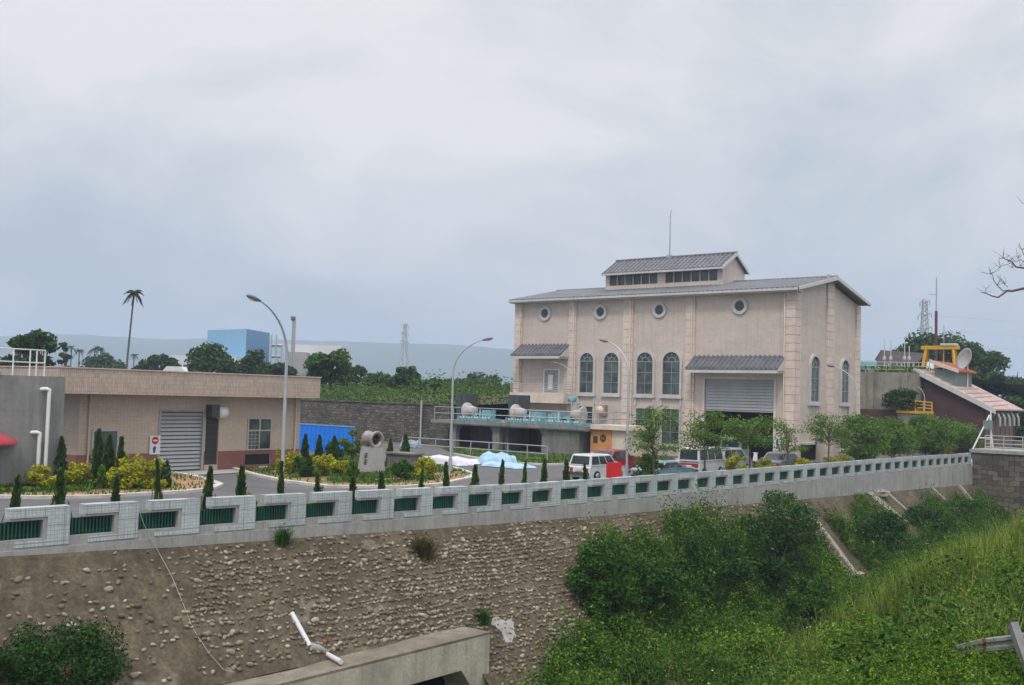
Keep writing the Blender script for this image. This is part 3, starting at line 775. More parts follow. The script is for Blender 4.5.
def slab(mb, e0, e1, r0, r1, th=.16, m=0):
    e0, e1, r0, r1 = [np.array(q, float) for q in (e0, e1, r0, r1)]
    dn = np.array([0, 0, -th]); q = [e0, e1, r1, r0]
    nz = np.cross(e1 - e0, r0 - e0)[2]
    if nz < 0: q = q[::-1]
    mb.hexa([p + dn for p in q], q, m)
def ribs(mb, e0, e1, r0, r1, step=.34, r=.06, courses=0):
    e0, e1, r0, r1 = [np.array(q, float) for q in (e0, e1, r0, r1)]
    n = max(2, int(np.linalg.norm(e1 - e0) / step)); up = np.array([0, 0, .015])
    for i in range(n + 1):
        f_ = i / n; mb.tube([e0 + (e1 - e0) * f_ + up, r0 + (r1 - r0) * f_ + up], r, 6)
    for c in range(courses):
        f_ = (c + .5) / courses; mb.tube([e0 + (r0 - e0) * f_ + up * .3, e1 + (r1 - e1) * f_ + up * .3], r * .55, 4)
EU0, EU1, RV0, RV1, TOPZ = 73.85, 88.45, 32.05, 60.1, 13.26
RTZ = TOPZ + (RU - EU0) * .208
rf = MB()
slab(rf, (EU0, RV0, TOPZ), (EU0, RV1, TOPZ), (RU, RV0, RTZ), (RU, RV1, RTZ))
slab(rf, (EU1, RV0, TOPZ), (EU1, RV1, TOPZ), (RU + .001, RV0, RTZ), (RU + .001, RV1, RTZ))
ribs(rf, (EU0, RV0 + .1, TOPZ), (EU0, RV1 - .1, TOPZ), (RU, RV0 + .1, RTZ), (RU, RV1 - .1, RTZ), .42, .085)
rf.tube([(RU, RV0, RTZ + .04), (RU, RV1, RTZ + .04)], .13, 8)
roof = rf.build('roof', M['rooftile'], B)
m_ = MB(); m_.box(EU0 - .16, EU0 - .01, RV0 - .02, RV1 + .02, TOPZ - .19, TOPZ - .02); m_.box(EU0, EU0 + .75, RV0 + .05, RV1 - .05, TOPZ - .27, TOPZ - .2)
m_.build('gutter', M['gutter'], roof)
for nm, (ua, za, ub, zb) in {'a': (EU0 - .16, TOPZ, RU, RTZ), 'b': (EU1 + .1, TOPZ, RU, RTZ)}.items():
    m_ = MB(); s = 1
    m_.add([(ua, RV0 - .06, za - .20), (ub, RV0 - .06, zb - .23), (ub, RV0 - .06, zb + .06), (ua, RV0 - .06, za + .03),
            (ua, RV0 + .06, za - .20), (ub, RV0 + .06, zb - .23), (ub, RV0 + .06, zb + .06), (ua, RV0 + .06, za + .03)],
           [(0, 1, 2, 3), (7, 6, 5, 4), (0, 4, 5, 1), (3, 2, 6, 7), (0, 3, 7, 4), (1, 5, 6, 2)])
    m_.build('barge_board', M['gutter'], roof)
# raised lantern on the ridge
cu = MB(); CV0, CV1, CA, CB = 41.25, 53.1, 79.2, 83.3
cu.box(CA + .3, CB, CV0, CV1, 14, 15.9); cu.box(CA, CA + .3, CV0, CV1, 14, 14.8); cu.box(CA, CA + .3, CV0, CV1, 15.72, 15.9)
cu.box(CA, CA + .3, CV0, 41.7, 14.8, 15.72); cu.box(CA, CA + .3, 46.85, 47.6, 14.8, 15.72); cu.box(CA, CA + .3, 52.7, CV1, 14.8, 15.72)
cu.pprism([(CA, 15.9), (CB, 15.9), (RU, 17.15)], lambda a, h, d: (a, CV0 + d, h), 0, .3)
lan = cu.build('lantern', M['wall'], B)
m_ = MB(); ez, rz2 = 15.88, 17.32
slab(m_, (78.8, 41.0, ez), (78.8, 53.25, ez), (RU, 41.0, rz2), (RU, 53.25, rz2), .14); slab(m_, (83.5, 41.0, ez), (83.5, 53.25, ez), (RU + .001, 41.0, rz2), (RU + .001, 53.25, rz2), .14)
ribs(m_, (78.8, 41.05, ez), (78.8, 53.2, ez), (RU, 41.05, rz2), (RU, 53.2, rz2), .44, .09, 5); m_.tube([(RU, 40.95, rz2 + .05), (RU, 53.3, rz2 + .05)], .12, 8)
lr_ = m_.build('lantern_roof', M['rooftile'], lan)
m_ = MB(); m_.box(78.66, 78.79, 41.0, 53.25, ez - .17, ez - .02)
for ua in (78.66, 83.62):
    m_.add([(ua, 40.93, ez - .22), (RU, 40.93, rz2 - .24), (RU, 40.93, rz2 + .05), (ua, 40.93, ez + .02), (ua, 41.0, ez - .22), (RU, 41.0, rz2 - .24), (RU, 41.0, rz2 + .05), (ua, 41.0, ez + .02)],
           [(0, 1, 2, 3), (7, 6, 5, 4), (0, 4, 5, 1), (3, 2, 6, 7), (0, 3, 7, 4), (1, 5, 6, 2)])
m_.build('lantern_eave', M['gutter'], lan)
for a, b in ((41.7, 46.85), (47.6, 52.7)):
    m_ = MB(); m_.box(CA + .12, CA + .2, a, b, 14.8, 15.72); lw = m_.build('lantern_window', M['glass'], lan)
    m_ = MB()
    for q in range(7):
        y = a + (b - a) * q / 6; m_.box(CA + .02, CA + .118, max(a, y - .05), min(b, y + .05), 14.802, 15.718)
    m_.build('window_bar', M['greytrim'], lan)
m_ = MB(); m_.tube([(RU, 47.6, 17.3), (RU, 47.6, 19.2), (RU, 47.6, 21.0), (RU, 47.5, 21.7)], [.07, .05, .035, .02], 6); m_.box(RU - .2, RU + .2, 47.4, 47.8, 17.28, 17.55)
m_.build('lightning_rod', M['galv'], B)

def pilaster(fn, a0, a1, z1, proud=.16):
    m_ = MB(); m_.pprism([(a0 + .03, 0), (a1 - .03, 0), (a1 - .03, z1), (a0 + .03, z1)], fn, -.02, proud - .05, 1)
    z = .02
    while z < z1 - .05:
        zz = min(z + .62, z1); m_.pprism([(a0, z), (a1, z), (a1, zz), (a0, zz)], fn, .001, proud); z = zz + .03
    m_.build('pilaster', [M['quoin'], M['groove']], B)
for a0, a1 in ((58.95, 59.85), (52.93, 53.72), (47.05, 48.0), (41.18, 42.0), (32.65, 33.55)):
    pilaster(front, a0, a1, 13.0)
for a0, a1, z1 in ((74.65, 75.6, 13.05), (80.8, 82.2, 15.0), (87.15, 88.0, 13.0)):
    pilaster(side, a0, a1, z1)
for vv in (53.0, 47.15, 41.3, 33.35, 59.0):
    m_ = MB(); m_.tube([(FU - .05, vv + .1, EZ + .1), (FU - .26, vv + .1, EZ - .35), (FU - .26, vv + .1, .1)], .055, 6); m_.build('downpipe', M['quoin'], B)

def arch(a0, a1, z0, z1, off=0., n=14):
    r = (a1 - a0) / 2 + off; c = (a0 + a1) / 2; zc = z1 - (a1 - a0) / 2
    return [(c + r, z0 - off)] + [(c + r * math.cos(q), zc + r * math.sin(q)) for q in np.linspace(0, math.pi, n)] + [(c - r, z0 - off)]
def bars(m_, fn, a0, a1, z0, z1, cols, rows, d0=.03, d1=.06, w=.035):
    for i in range(1, cols):
        a = a0 + (a1 - a0) * i / cols; m_.pprism([(a - w/2, z0), (a + w/2, z0), (a + w/2, z1), (a - w/2, z1)], fn, d0, d1)
    for i in range(1, rows):
        z = z0 + (z1 - z0) * i / rows; m_.pprism([(a0, z - w/2), (a1, z - w/2), (a1, z + w/2), (a0, z + w/2)], fn, d0 + .002, d1 + .002)
def arched_window(fn, a0, a1, z0, z1, par, down=None):
    fr = MB(); fr.ring(arch(a0, a1, z0, z1, .19), arch(a0, a1, z0, z1), fn, .001, .16)
    o = fr.build('window', M['frame'], par)
    g = MB(); g.pprism(arch(a0, a1, z0, z1, -.001), fn, .0, .025); g.build('pane', M['glass'], o)
    b = MB(); zc = z1 - (a1 - a0) / 2
    bars(b, fn, a0, a1, z0 + .0, zc, 2, 3); b.pprism([(a0, zc - .03), (a1, zc - .03), (a1, zc + .03), (a0, zc + .03)], fn, .035, .065)
    c = (a0 + a1) / 2; rr = (a1 - a0) / 4
    b.ring([(c + rr * math.cos(q), zc + rr * math.sin(q)) for q in np.linspace(.05, math.pi - .05, 9)], [(c + (rr - .05) * math.cos(q), zc + (rr - .05) * math.sin(q)) for q in np.linspace(.05, math.pi - .05, 9)], fn, .03, .06, closed=False)
    for q in (math.pi / 4, math.pi / 2, 3 * math.pi / 4):
        p0 = (c + rr * math.cos(q), zc + rr * math.sin(q)); p1 = (c + 2 * rr * math.cos(q), zc + 2 * rr * math.sin(q)); nx, nz = -math.sin(q) * .02, math.cos(q) * .02
        b.pprism([(p0[0] + nx, p0[1] + nz), (p1[0] + nx, p1[1] + nz), (p1[0] - nx, p1[1] - nz), (p0[0] - nx, p0[1] - nz)], fn, .031, .061)
    b.build('glazing_bar', M['bar'], o)
    s = MB(); s.pprism([(a0 - .26, z0 - .33), (a1 + .26, z0 - .33), (a1 + .26, z0 - .192), (a0 - .26, z0 - .192)], fn, .002, .24); s.build('sill', M['frame'], o)
    if down is not None:
        for a in (a0 - .19, a1 + .03):
            s = MB(); s.pprism([(a, down), (a + .16, down), (a + .16, z0 - .332), (a, z0 - .332)], fn, .002, .12); s.build('surround', M['frame'], o)
def rect_window(fn, a0, a1, z0, z1, par, cols=2, rows=3, fw=.12, mat='glass', sill=True, fm='frame'):
    fr = MB(); po = [(a0 - fw, z0 - fw), (a1 + fw, z0 - fw), (a1 + fw, z1 + fw), (a0 - fw, z1 + fw)]; pi_ = [(a0, z0), (a1, z0), (a1, z1), (a0, z1)]
    fr.ring(po, pi_, fn, .003, .11); o = fr.build('window', M[fm], par)
    g = MB(); g.pprism(pi_, fn, .0, .022); g.build('pane', M[mat], o)
    b = MB(); bars(b, fn, a0, a1, z0, z1, cols, rows)
    if b.V: b.build('glazing_bar', M['bar'], o)
    if sill:
        s = MB(); s.pprism([(a0 - fw - .08, z0 - fw - .14), (a1 + fw + .08, z0 - fw - .14), (a1 + fw + .08, z0 - fw - .002), (a0 - fw - .08, z0 - fw - .002)], fn, .003, .2); s.build('sill', M[fm], o)
arched_window(front, 51.0, 52.42, 5.0, 8.43, B, 4.0); arched_window(front, 48.42, 49.92, 5.0, 8.43, B)
arched_window(front, 45.05, 46.6, 5.0, 8.45, B, 4.0); arched_window(front, 42.5, 44.1, 5.0, 8.47, B, 4.0)
rect_window(front, 51.0, 52.42, 1.2, 3.78, B); rect_window(front, 45.05, 46.6, 1.0, 3.78, B); rect_window(front, 42.5, 44.1, 1.0, 3.8, B)
arched_window(side, 77.65, 79.35, 4.75, 8.27, B); arched_window(side, 83.92, 85.55, 4.75, 8.25, B, 2.2); rect_window(side, 83.92, 85.55, .95, 1.98, B, 2, 1)
for vv, zz in ((56.44, 12.02), (50.42, 11.98), (44.55, 11.98), (37.28, 12.07)):
    cpo = [(vv + .66 * math.cos(q), zz + .66 * math.sin(q)) for q in np.linspace(0, 2 * math.pi, 24, endpoint=False)]; cpi = [(vv + .41 * math.cos(q), zz + .41 * math.sin(q)) for q in np.linspace(0, 2 * math.pi, 24, endpoint=False)]
    m_ = MB(); m_.ring(cpo, cpi, front, .001, .15); o = m_.build('round_window', M['frame'], B)
    m_ = MB(); m_.pprism(cpi, front, 0, .03); m_.build('pane', M['glass'], o)
    m_ = MB(); m_.pprism([(vv - .02, zz - .37), (vv + .02, zz - .37), (vv + .02, zz + .37), (vv - .02, zz + .37)], front, .032, .06); m_.pprism([(vv - .37, zz - .02), (vv + .37, zz - .02), (vv + .37, zz + .02), (vv - .37, zz + .02)], front, .033, .062); m_.build('glazing_bar', M['darkgrey'], o)
# two tiled canopies
def canopy(v0, v1, zt, zb, u):
    m_ = MB(); slab(m_, (u, v0, zb), (u, v1, zb), (FU - .01, v0 + .0, zt), (FU - .01, v1, zt), .12); ribs(m_, (u, v0 + .05, zb), (u, v1 - .05, zb), (FU - .02, v0 + .05, zt), (FU - .02, v1 - .05, zt), .40, .09, 4)
    o = m_.build('canopy', M['rooftile'], B)
    m_ = MB(); m_.box(u - .08, u + .02, v0 - .05, v1 + .05, zb - .34, zb - .13); m_.box(u + .021, FU - .002, v0 + .02, v1 - .02, zb - .30, zb - .18)
    for q in (v0 - .05, v1 - .03): m_.pprism([(u + .03, zb - .16), (FU - .003, zb - .16), (FU - .003, zt - .1)], lambda a, h, d, q=q: (a, q + d, h), 0, .08)
    m_.build('canopy_soffit', M['gutter'], o)
canopy(33.45, 41.2, 8.15, 7.1, 73.1); canopy(53.65, 59.05, 9.22, 8.22, 73.05)
# half-raised roller shutter with slat ridges
m_ = MB(); m_.box(FU + .16, FU + .2, G0 + .02, G1 - .02, 3.88, GZ)
z = 3.92
while z < GZ - .2: m_.hexa([(FU + .06, G0 + .02, z), (FU + .158, G0 + .02, z), (FU + .158, G1 - .02, z), (FU + .06, G1 - .02, z)], [(FU + .12, G0 + .02, z + .2), (FU + .158, G0 + .02, z + .2), (FU + .158, G1 - .02, z + .2), (FU + .12, G1 - .02, z + .2)]); z += .235
m_.box(FU + .1, FU + .24, G0 + .02, G1 - .02, 3.78, 3.878); m_.build('roller_shutter', M['shutter'], B)
m_ = MB()
for a, b in ((G0 - .18, G0 - .002), (G1 + .002, G1 + .18)): m_.pprism([(a, 0), (b, 0), (b, GZ + .18), (a, GZ + .18)], front, .002, .05)
m_.pprism([(G0 - .002, GZ + .0), (G1 + .002, GZ), (G1 + .002, GZ + .18), (G0 - .002, GZ + .18)], front, .003, .05); m_.build('door_frame', M['quoin'], B)
# balcony
m_ = MB(); m_.box(72.95, FU - .002, 53.0, 59.0, 3.98, 4.3); m_.box(72.95, 73.1, 53.0, 59.0, 4.302, 4.85); m_.box(73.102, FU - .002, 53.0, 53.15, 4.302, 4.85); m_.box(73.102, FU - .002, 58.85, 59.0, 4.302, 4.85)
bal = m_.build('balcony', M['quoin'], B)
m_ = MB()
for zz in (5.05, 5.25, 5.45, 5.66): m_.tube([(FU - .05, 53.08, zz), (73.02, 53.08, zz), (73.02, 58.92, zz), (FU - .05, 58.92, zz)], .025, 5)
for vv in np.linspace(53.08, 58.92, 6): m_.tube([(73.02, vv, 4.84), (73.02, vv, 5.68)], .035, 5)
m_.build('balcony_railing', M['greytrim'], bal)
M['paleglass'] = surf('curtained_glass', (.30, .31, .29), .25, .3, 2)
rect_window(front, 54.75, 56.3, 4.9, 6.92, B, 3, 3, .1, 'paleglass', False, 'white')
m_ = MB(); m_.pprism([(55.35, 5.15), (55.9, 5.15), (55.9, 6.5), (55.35, 6.5)], front, .063, .07); m_.build('door_poster', M['white'], B)
# vent hoods, low louvre
m_ = MB(); m_.lathe([(.0, 0), (.42, 0), (.42, .35), (.36, .6), (.0, .62)], (FU - .0, 50.0, 3.5), (-1, 0, 0), 12); m_.build('vent_hood', M['quoin'], B)
m_ = MB(); m_.box(FU - .45, FU - .003, 49.5, 50.0, 3.05, 3.95); m_.build('vent_box', M['groove'], B)
m_ = MB(); m_.pprism([(76.2, .2), (78.9, .2), (78.9, 1.4), (76.2, 1.4)], side, .002, .06)
lv = m_.build('louvre', M['black'], B)
m_ = MB(); m_.pprism([(76.1, 1.42), (79.2, 1.42), (79.2, 1.56), (76.1, 1.56)], side, .002, .5); m_.build('louvre_hood', M['frame'], lv)
m_ = MB(); m_.hexa([(87.9, 32.75, 3.4), (88.7, 32.75, 3.1), (88.7, 33.4, 3.1), (87.9, 33.4, 3.4)], [(87.9, 32.75, 4.3), (88.2, 32.75, 4.25), (88.2, 33.4, 4.25), (87.9, 33.4, 4.3)]); m_.build('vent_hood', M['white'], B)
# white board by the garage
nb = thing('notice_board', 'white notice board with a blue mark on the hall wall right of the shutter', 'sign', (FU - .1, 33.9, 1.4))
m_ = MB(); m_.box(FU - .23, FU - .19, 33.6, 34.2, .95, 1.95); m_.build('panel', M['white'], nb)
m_ = MB(); m_.box(FU - .236, FU - .231, 33.82, 34.0, 1.3, 1.75); m_.box(FU - .237, FU - .232, 33.75, 33.95, 1.2, 1.28); m_.build('printing', M['bluemark'], nb)

# ------------------------------------------------------------------ low pump house on the left
PH = thing('pump_house', 'low flat-roofed tan tiled building with deep parapet and grey roller shutter', 'building', (33, 52, 0))
PV = 48.5; pf = lambda a, h, d: (a, PV - d, h)
D0, D1, DZ = 31.0, 33.57, 3.2
w = MB(); w.box(26.5, D0, PV, PV + .25, 0, 4.05); w.box(D1, 33.78, PV, PV + .25, 0, 4.05); w.box(D0, D1, PV, PV + .25, DZ, 4.05)
w.box(34.62, 40.3, PV, PV + .25, 0, 4.05); w.box(33.78, 34.62, PV, PV + .25, 2.92, 4.05); w.box(33.78, 34.62, PV, PV + .25, 0, .32)
w.box(26.5, 26.75, PV + .25, 57, 0, 4.05); w.box(40.05, 40.3, PV + .25, 57, 0, 4.05); w.box(26.5, 40.3, 57, 57.25, 0, 4.05)
w.build('wall', M['pumpwall'], PH)
for a, b, z0p, z1p in ((26.47, D0 - .121, 0, 1.04), (D1 + .12, 33.76, 0, 1.04), (34.64, 36.42, 0, 1.04), (38.2, 40.32, 0, 1.04), (36.421, 38.199, 0, .22), (36.421, 38.199, .84, 1.04)):
    pl = MB(); pl.pprism([(a, z0p), (b, z0p), (b, z1p), (a, z1p)], pf, .002, .03); pl.build('plinth', M['maroon'], PH)
pl = MB(); pl.box(26.44, 26.468, PV - .03, 57, 0, 1.04); pl.build('plinth', M['maroon'], PH)
m_ = MB(); m_.box(24.7, 40.72, 47.3, 57.8, 4.06, 5.27); m_.build('parapet', M['parapet'], PH)
m_ = MB(); m_.box(24.65, 40.77, 47.25, 57.85, 5.272, 5.33); m_.build('roof_coping', M['pumpwall'], PH)
m_ = MB(); m_.box(D0, D1, PV + .17, PV + .20, .1, DZ, 1); z = .12
while z < DZ - .1: m_.hexa([(D0 + .01, PV + .04, z), (D1 - .01, PV + .04, z), (D1 - .01, PV + .165, z), (D0 + .01, PV + .165, z)], [(D0 + .01, PV + .11, z + .15), (D1 - .01, PV + .11, z + .15), (D1 - .01, PV + .165, z + .15), (D0 + .01, PV + .165, z + .15)]); z += .205
m_.build('roller_shutter', [M['shutter'], surf('slat_gap_shade', (.14, .145, .15), .6, .1)], PH)  # darker backing sheet paints the shade between the slats
m_ = MB(); m_.ring([(D0 - .12, .05), (D1 + .12, .05), (D1 + .12, DZ + .1), (D0 - .12, DZ + .1)], [(D0, .06), (D1, .06), (D1, DZ), (D0, DZ)], pf, .002, .05); m_.build('shutter_frame', M['concframe'], PH)
m_ = MB(); m_.box(33.79, 34.61, PV + .1, PV + .14, .33, 2.91); dr_ = m_.build('door', surf('dark_door', (.05, .042, .036), .5, .15, 2), PH)
m_ = MB()
for zz in np.arange(.6, 2.8, .32): m_.box(33.86, 34.54, PV + .075, PV + .099, zz, zz + .2)
m_.build('door_panel', surf('dark_door_panel', (.035, .03, .027), .45, .15, 2), dr_)
m_ = MB(); m_.lathe([(0, 0), (.33, 0), (.33, .5), (0, .52)], (34.25, PV - .36, 3.18), (1, 0, 0), 14); m_.build('vent_hood', M['white'], PH)
m_ = MB(); m_.box(33.75, 34.245, PV - .55, PV - .002, 2.9, 3.6); m_.build('vent_box', M['darkgrey'], PH)
m_ = MB(); m_.pprism([(36.6, 1.12), (38.12, 1.12), (38.12, 2.8), (36.6, 2.8)], pf, .0, .02); wq = m_.build('window', M['glass'], PH)
m_ = MB(); m_.ring([(36.52, 1.05), (38.2, 1.05), (38.2, 2.88), (36.52, 2.88)], [(36.6, 1.12), (38.12, 1.12), (38.12, 2.8), (36.6, 2.8)], pf, .002, .07); bars(m_, pf, 36.6, 38.12, 1.12, 2.15, 2, 1, .022, .05, .06); m_.pprism([(36.6, 2.12), (38.12, 2.12), (38.12, 2.2), (36.6, 2.2)], pf, .022, .055); bars(m_, pf, 36.6, 37.3, 1.12, 2.12, 3, 5, .021, .035, .025)
m_.pprism([(37.32, 2.2), (37.42, 2.2), (37.42, 2.8), (37.32, 2.8)], pf, .022, .05)
m_.build('window_frame', M['greytrim'], wq)
m_ = MB(); m_.pprism([(36.45, .24), (38.15, .24), (38.15, .82), (36.45, .82)], pf, .0, .02); lv = m_.build('louvre', M['black'], PH)
m_ = MB(); m_.pprism([(27.3, .3), (28.55, .3), (28.55, 2.2), (27.3, 2.2)], pf, .0, .02); wq = m_.build('side_door', M['glassgreen'], PH)
m_ = MB(); m_.ring([(27.2, .25), (28.65, .25), (28.65, 2.3), (27.2, 2.3)], [(27.3, .3), (28.55, .3), (28.55, 2.2), (27.3, 2.2)], pf, .002, .06); m_.build('door_frame', M['greytrim'], wq)
for a in (27.0, 39.9):
    m_ = MB(); m_.tube([(a, PV - .08, 4.05), (a, PV - .08, .1)], .05, 6); m_.build('downpipe', M['quoin'], PH)
ns_ = thing('no_entry_sign', 'white board with a red no-entry disc beside the pump house shutter', 'sign', (30.7, PV - .1, 1.4))
m_ = MB(); m_.pprism([(30.38, .98), (31.0, .98), (31.0, 1.95), (30.38, 1.95)], pf, .06, .085); m_.build('board', M['white'], ns_)
m_ = MB(); m_.pprism([(30.69 + .2 * math.cos(q), 1.7 + .2 * math.sin(q)) for q in np.linspace(0, 6.283, 20, endpoint=False)], pf, .086, .092); dsk = m_.build('red_disc', M['red'], ns_)
m_ = MB(); m_.pprism([(30.56, 1.66), (30.82, 1.66), (30.82, 1.74), (30.56, 1.74)], pf, .0925, .097); m_.build('white_bar', M['white'], dsk)
m_ = MB(); m_.pprism([(30.6, 1.06), (30.7, 1.06), (30.76, 1.36), (30.66, 1.42), (30.56, 1.3)], pf, .086, .091); m_.build('blue_mark', M['bluemark'], ns_)

# concrete tank at the left edge
TK = thing('concrete_tank', 'grey weathered square concrete tank standing beside the pump house', 'tank', (18, 46, 0))
m_ = MB(); m_.box(10, 23.75, 44.8, 47.2, 0, 1.62); m_.box(10, 23.75, 44.8, 47.2, 1.63, 3.3); m_.box(10, 23.75, 44.8, 47.2, 3.31, 4.82)
m_.box(10.01, 23.74, 44.815, 47.19, .01, 4.8); m_.build('shell', M['tank'], TK)
m_ = MB(); m_.box(9.9, 20.9, 44.75, 47.24, 4.83, 4.98); m_.build('lid', M['conc'], TK)
for x, zt_ in ((45.5, 4.25), (38.0, 2.35)):
    p = at(x, 440, v=44.72); m_ = MB(); u_ = p[0]
    m_.tube([(u_ - .28, 44.85, zt_), (u_ - .12, 44.6, zt_ + .02), (u_, 44.6, zt_ - .02), (u_, 44.6, zt_ - .2), (u_, 44.62, .85)], .085, 8); m_.build('overflow_pipe', M['white'], TK)
railing('tank_railing', 'pale pipe railing on the roof of the grey concrete tank', [(10, 46.2, 4.9), (23.5, 46.2, 4.85), (23.5, 47.0, 4.85)], 1.15, 20, [1, .5], .03)
# parasol at the left edge
px = thing('parasol', 'red parasol standing in front of the grey concrete tank', 'parasol', at(-12, 480, d=44) * np.array([1, 1, 0]))
pc = at(-12, 441, d=44); m_ = MB(); m_.lathe([(.02, .5), (.7, .25), (1.2, 0), (1.2, -.12)], pc, n=8); m_.build('canopy', M['redcanvas'], px)
m_ = MB(); m_.tube([(pc[0], pc[1], 0), (pc[0], pc[1], pc[2] + .5)], .03, 6); m_.build('pole', M['white'], px)

# ------------------------------------------------------------------ hoist platform in front of the hall
PF = thing('hoist_platform', 'grey concrete platform on thick columns in front of the tall hall', 'platform', (70, 53, 0))
m_ = MB(); m_.box(65.7, 74.3, 45.6, 61.6, 1.95, 2.32); m_.box(65.62, 65.698, 45.55, 61.7, 2.05, 2.34); M['deck'] = surf('worn_deck_concrete', (.25, .245, .23), .9, .25, .8, streak=.7, stain=(.08, .078, .07), bump=.3, fine=.3)
m_.build('deck', M['deck'], PF)
m_ = MB(); m_.box(66.0, 66.5, 46.35, 49.3, 0, 1.95); m_.box(66.5, 74.2, 46.35, 46.7, 0, 1.95); m_.build('end_wall', M['concdark'], PF)
for vv in (49.31, 54.4, 59.2):
    m_ = MB(); m_.box(66.05, 66.6, vv, vv + .7, 0, 1.949); m_.hexa([(66.05, vv - .0, 1.5), (66.6, vv, 1.5), (66.6, vv + .7, 1.5), (66.05, vv + .7, 1.5)], [(66.0, vv - .25, 1.948), (66.62, vv - .25, 1.948), (66.62, vv + .95, 1.948), (66.0, vv + .95, 1.948)]); m_.build('column', M['deck'], PF)
m_ = MB(); m_.box(70.5, 70.8, 46.4, 61.4, 0, 1.94); m_.box(66.7, 70.5, 54.0, 54.3, 0, 1.94); m_.build('back_wall', M['concdark'], PF)
railing('platform_railing', 'grey pipe railing along the front of the hoist platform deck', [(65.85, 61.5, 2.32), (65.85, 45.7, 2.32), (72, 45.7, 2.32)], 1.1, 11, [1, .52], .032, 'galv')
def hoist(loc, flip, label):
    t = thing('gate_hoist', label, 'hoist', loc, 'gate hoists on the platform'); u0, v0, z0 = loc; s = -1 if flip else 1
    m_ = MB(); m_.box(u0 - .7, u0 + .9, v0 - 1.7, v0 + 1.9, z0 + .02, z0 + .22)
    for q in (-1.5, -.7, .1, .9, 1.7): m_.box(u0 - .78, u0 - .702, v0 + q - .06, v0 + q + .06, z0, z0 + .42)
    m_.build('base_frame', M['turq'], t)
    m_ = MB(); m_.box(u0 - .4, u0 + .5, v0 - s * 1.0 - .4, v0 - s * 1.0 + .4, z0 + .22, z0 + .95); m_.box(u0 - .3, u0 + .4, v0 - .3, v0 + .3, z0 + .22, z0 + .7); m_.box(u0 - .5, u0 - .42, v0 - s * 1.5 - .2, v0 - s * 1.5 + .25, z0 + .22, z0 + .85); m_.build('gearbox', M['turq'], t)
    m_ = MB(); m_.lathe([(0, -.3), (.66, -.36), (.74, -.33), (.72, -.24), (.44, -.2), (.40, .35), (.30, .7), (0, .72)], (u0 - .05, v0 + s * 1.0, z0 + .82), (-.1, -s, .06), 20); m_.build('drum_cover', M['hood'], t)
    m_ = MB(); m_.lathe([(0, 0), (.16, 0), (.16, .5), (0, .5)], (u0 - .2, v0 - s * .55, z0 + .5), (0, s, 0), 10); m_.build('motor', M['darkgrey'], t)
    m_ = MB()
    for q in np.linspace(-1.6, 1.8, 12): m_.box(u0 - .72, u0 - .70, v0 + q - .1, v0 + q + .02, z0 + .24, z0 + .38)
    m_.box(u0 - .70, u0 - .58, v0 - 1.7, v0 + 1.8, z0 + .26, z0 + .30)
    m_.tube([(u0 - .6, v0 - s * .6, z0 + .3), (u0 - .6, v0 - s * .6, z0 + 1.0)], .04, 6); m_.build('guard_plates', M['white'], t)
hoist((67.2, 57.6, 2.32), False, 'turquoise gate hoist at the platform end nearest the grassy terrace, with pale drum cover')
hoist((67.2, 52.3, 2.32), False, 'turquoise gate hoist in the middle of the platform with pale drum cover')
hoist((67.2, 48.2, 2.32), True, 'turquoise gate hoist nearest the orange booth with pale drum facing the other way')
for v0_, lb in ((60.5, 'dark grey steel cabinet at the terrace end of the platform'), (54.65, 'dark grey steel cabinet standing on the platform between two hoists')):
    t = thing('control_cabinet', lb, 'cabinet', (69, v0_, 2.32)); m_ = MB(); m_.box(68.2, 69.6, v0_ - .62, v0_ + .62, 2.32, 4.6); m_.build('body', M['darkgrey'], t)
    m_ = MB(); m_.box(68.15, 68.198, v0_ - .56, v0_ - .03, 2.45, 4.4); m_.box(68.15, 68.198, v0_ + .03, v0_ + .56, 2.45, 4.4); m_.build('door', M['darkgrey'], t)
for x, y, lb in ((526, 397.5, 'turquoise drum fitting on a thin post above the middle hoist'), (572, 399.5, 'turquoise drum fitting on a thin post near the hall downpipe')):
    p = at(x, y, u=69.5); t = thing('post_drum', lb, 'drum', (p[0], p[1], 2.32)); m_ = MB(); m_.lathe([(0, -.28), (.24, -.28), (.26, 0), (.24, .28), (0, .28)], p, (.2, 1, 0), 12); m_.build('drum', M['turq'], t)
    m_ = MB(); m_.tube([(p[0], p[1], 2.32), (p[0], p[1], p[2])], .05, 6); m_.build('post', M['turq'], t)
# booth with orange board
bo = thing('orange_booth', 'small concrete booth with an orange front board and dark round emblem', 'booth', (67.5, 44, 0))
m_ = MB(); m_.box(66.6, 69.1, 42.6, 45.7, 0, 2.15); m_.box(66.25, 69.3, 42.3, 45.54, 2.151, 2.5); m_.build('wall', M['quoin'], bo)
m_ = MB(); m_.box(66.54, 66.598, 43.75, 45.65, .5, 2.13); ob = m_.build('orange_board', M['orange'], bo)
m_ = MB(); m_.lathe([(.28, 0), (.28, .03), (.14, .03), (.14, 0)], (66.537, 44.5, 1.5), (-1, 0, 0), 18); m_.box(66.505, 66.536, 45.0, 45.4, 1.1, 1.62); m_.box(66.503, 66.536, 44.45, 44.55, 1.2, 1.8); m_.build('emblem', M['ink'], bo)
for x, lb in ((581, 'yellow steel post beside the platform end wall'), (588, 'yellow steel post beside the orange booth')):
    p = at(x, 456, u=67.5); m_ = MB(); m_.box(67.4, 67.6, p[1] - .12, p[1] + .12, 0, 1.75); m_.box(67.35, 67.65, p[1] - .2, p[1] + .2, 1.2, 1.5); tag(m_.build('yellow_post', M['yellow']), lb, 'post')
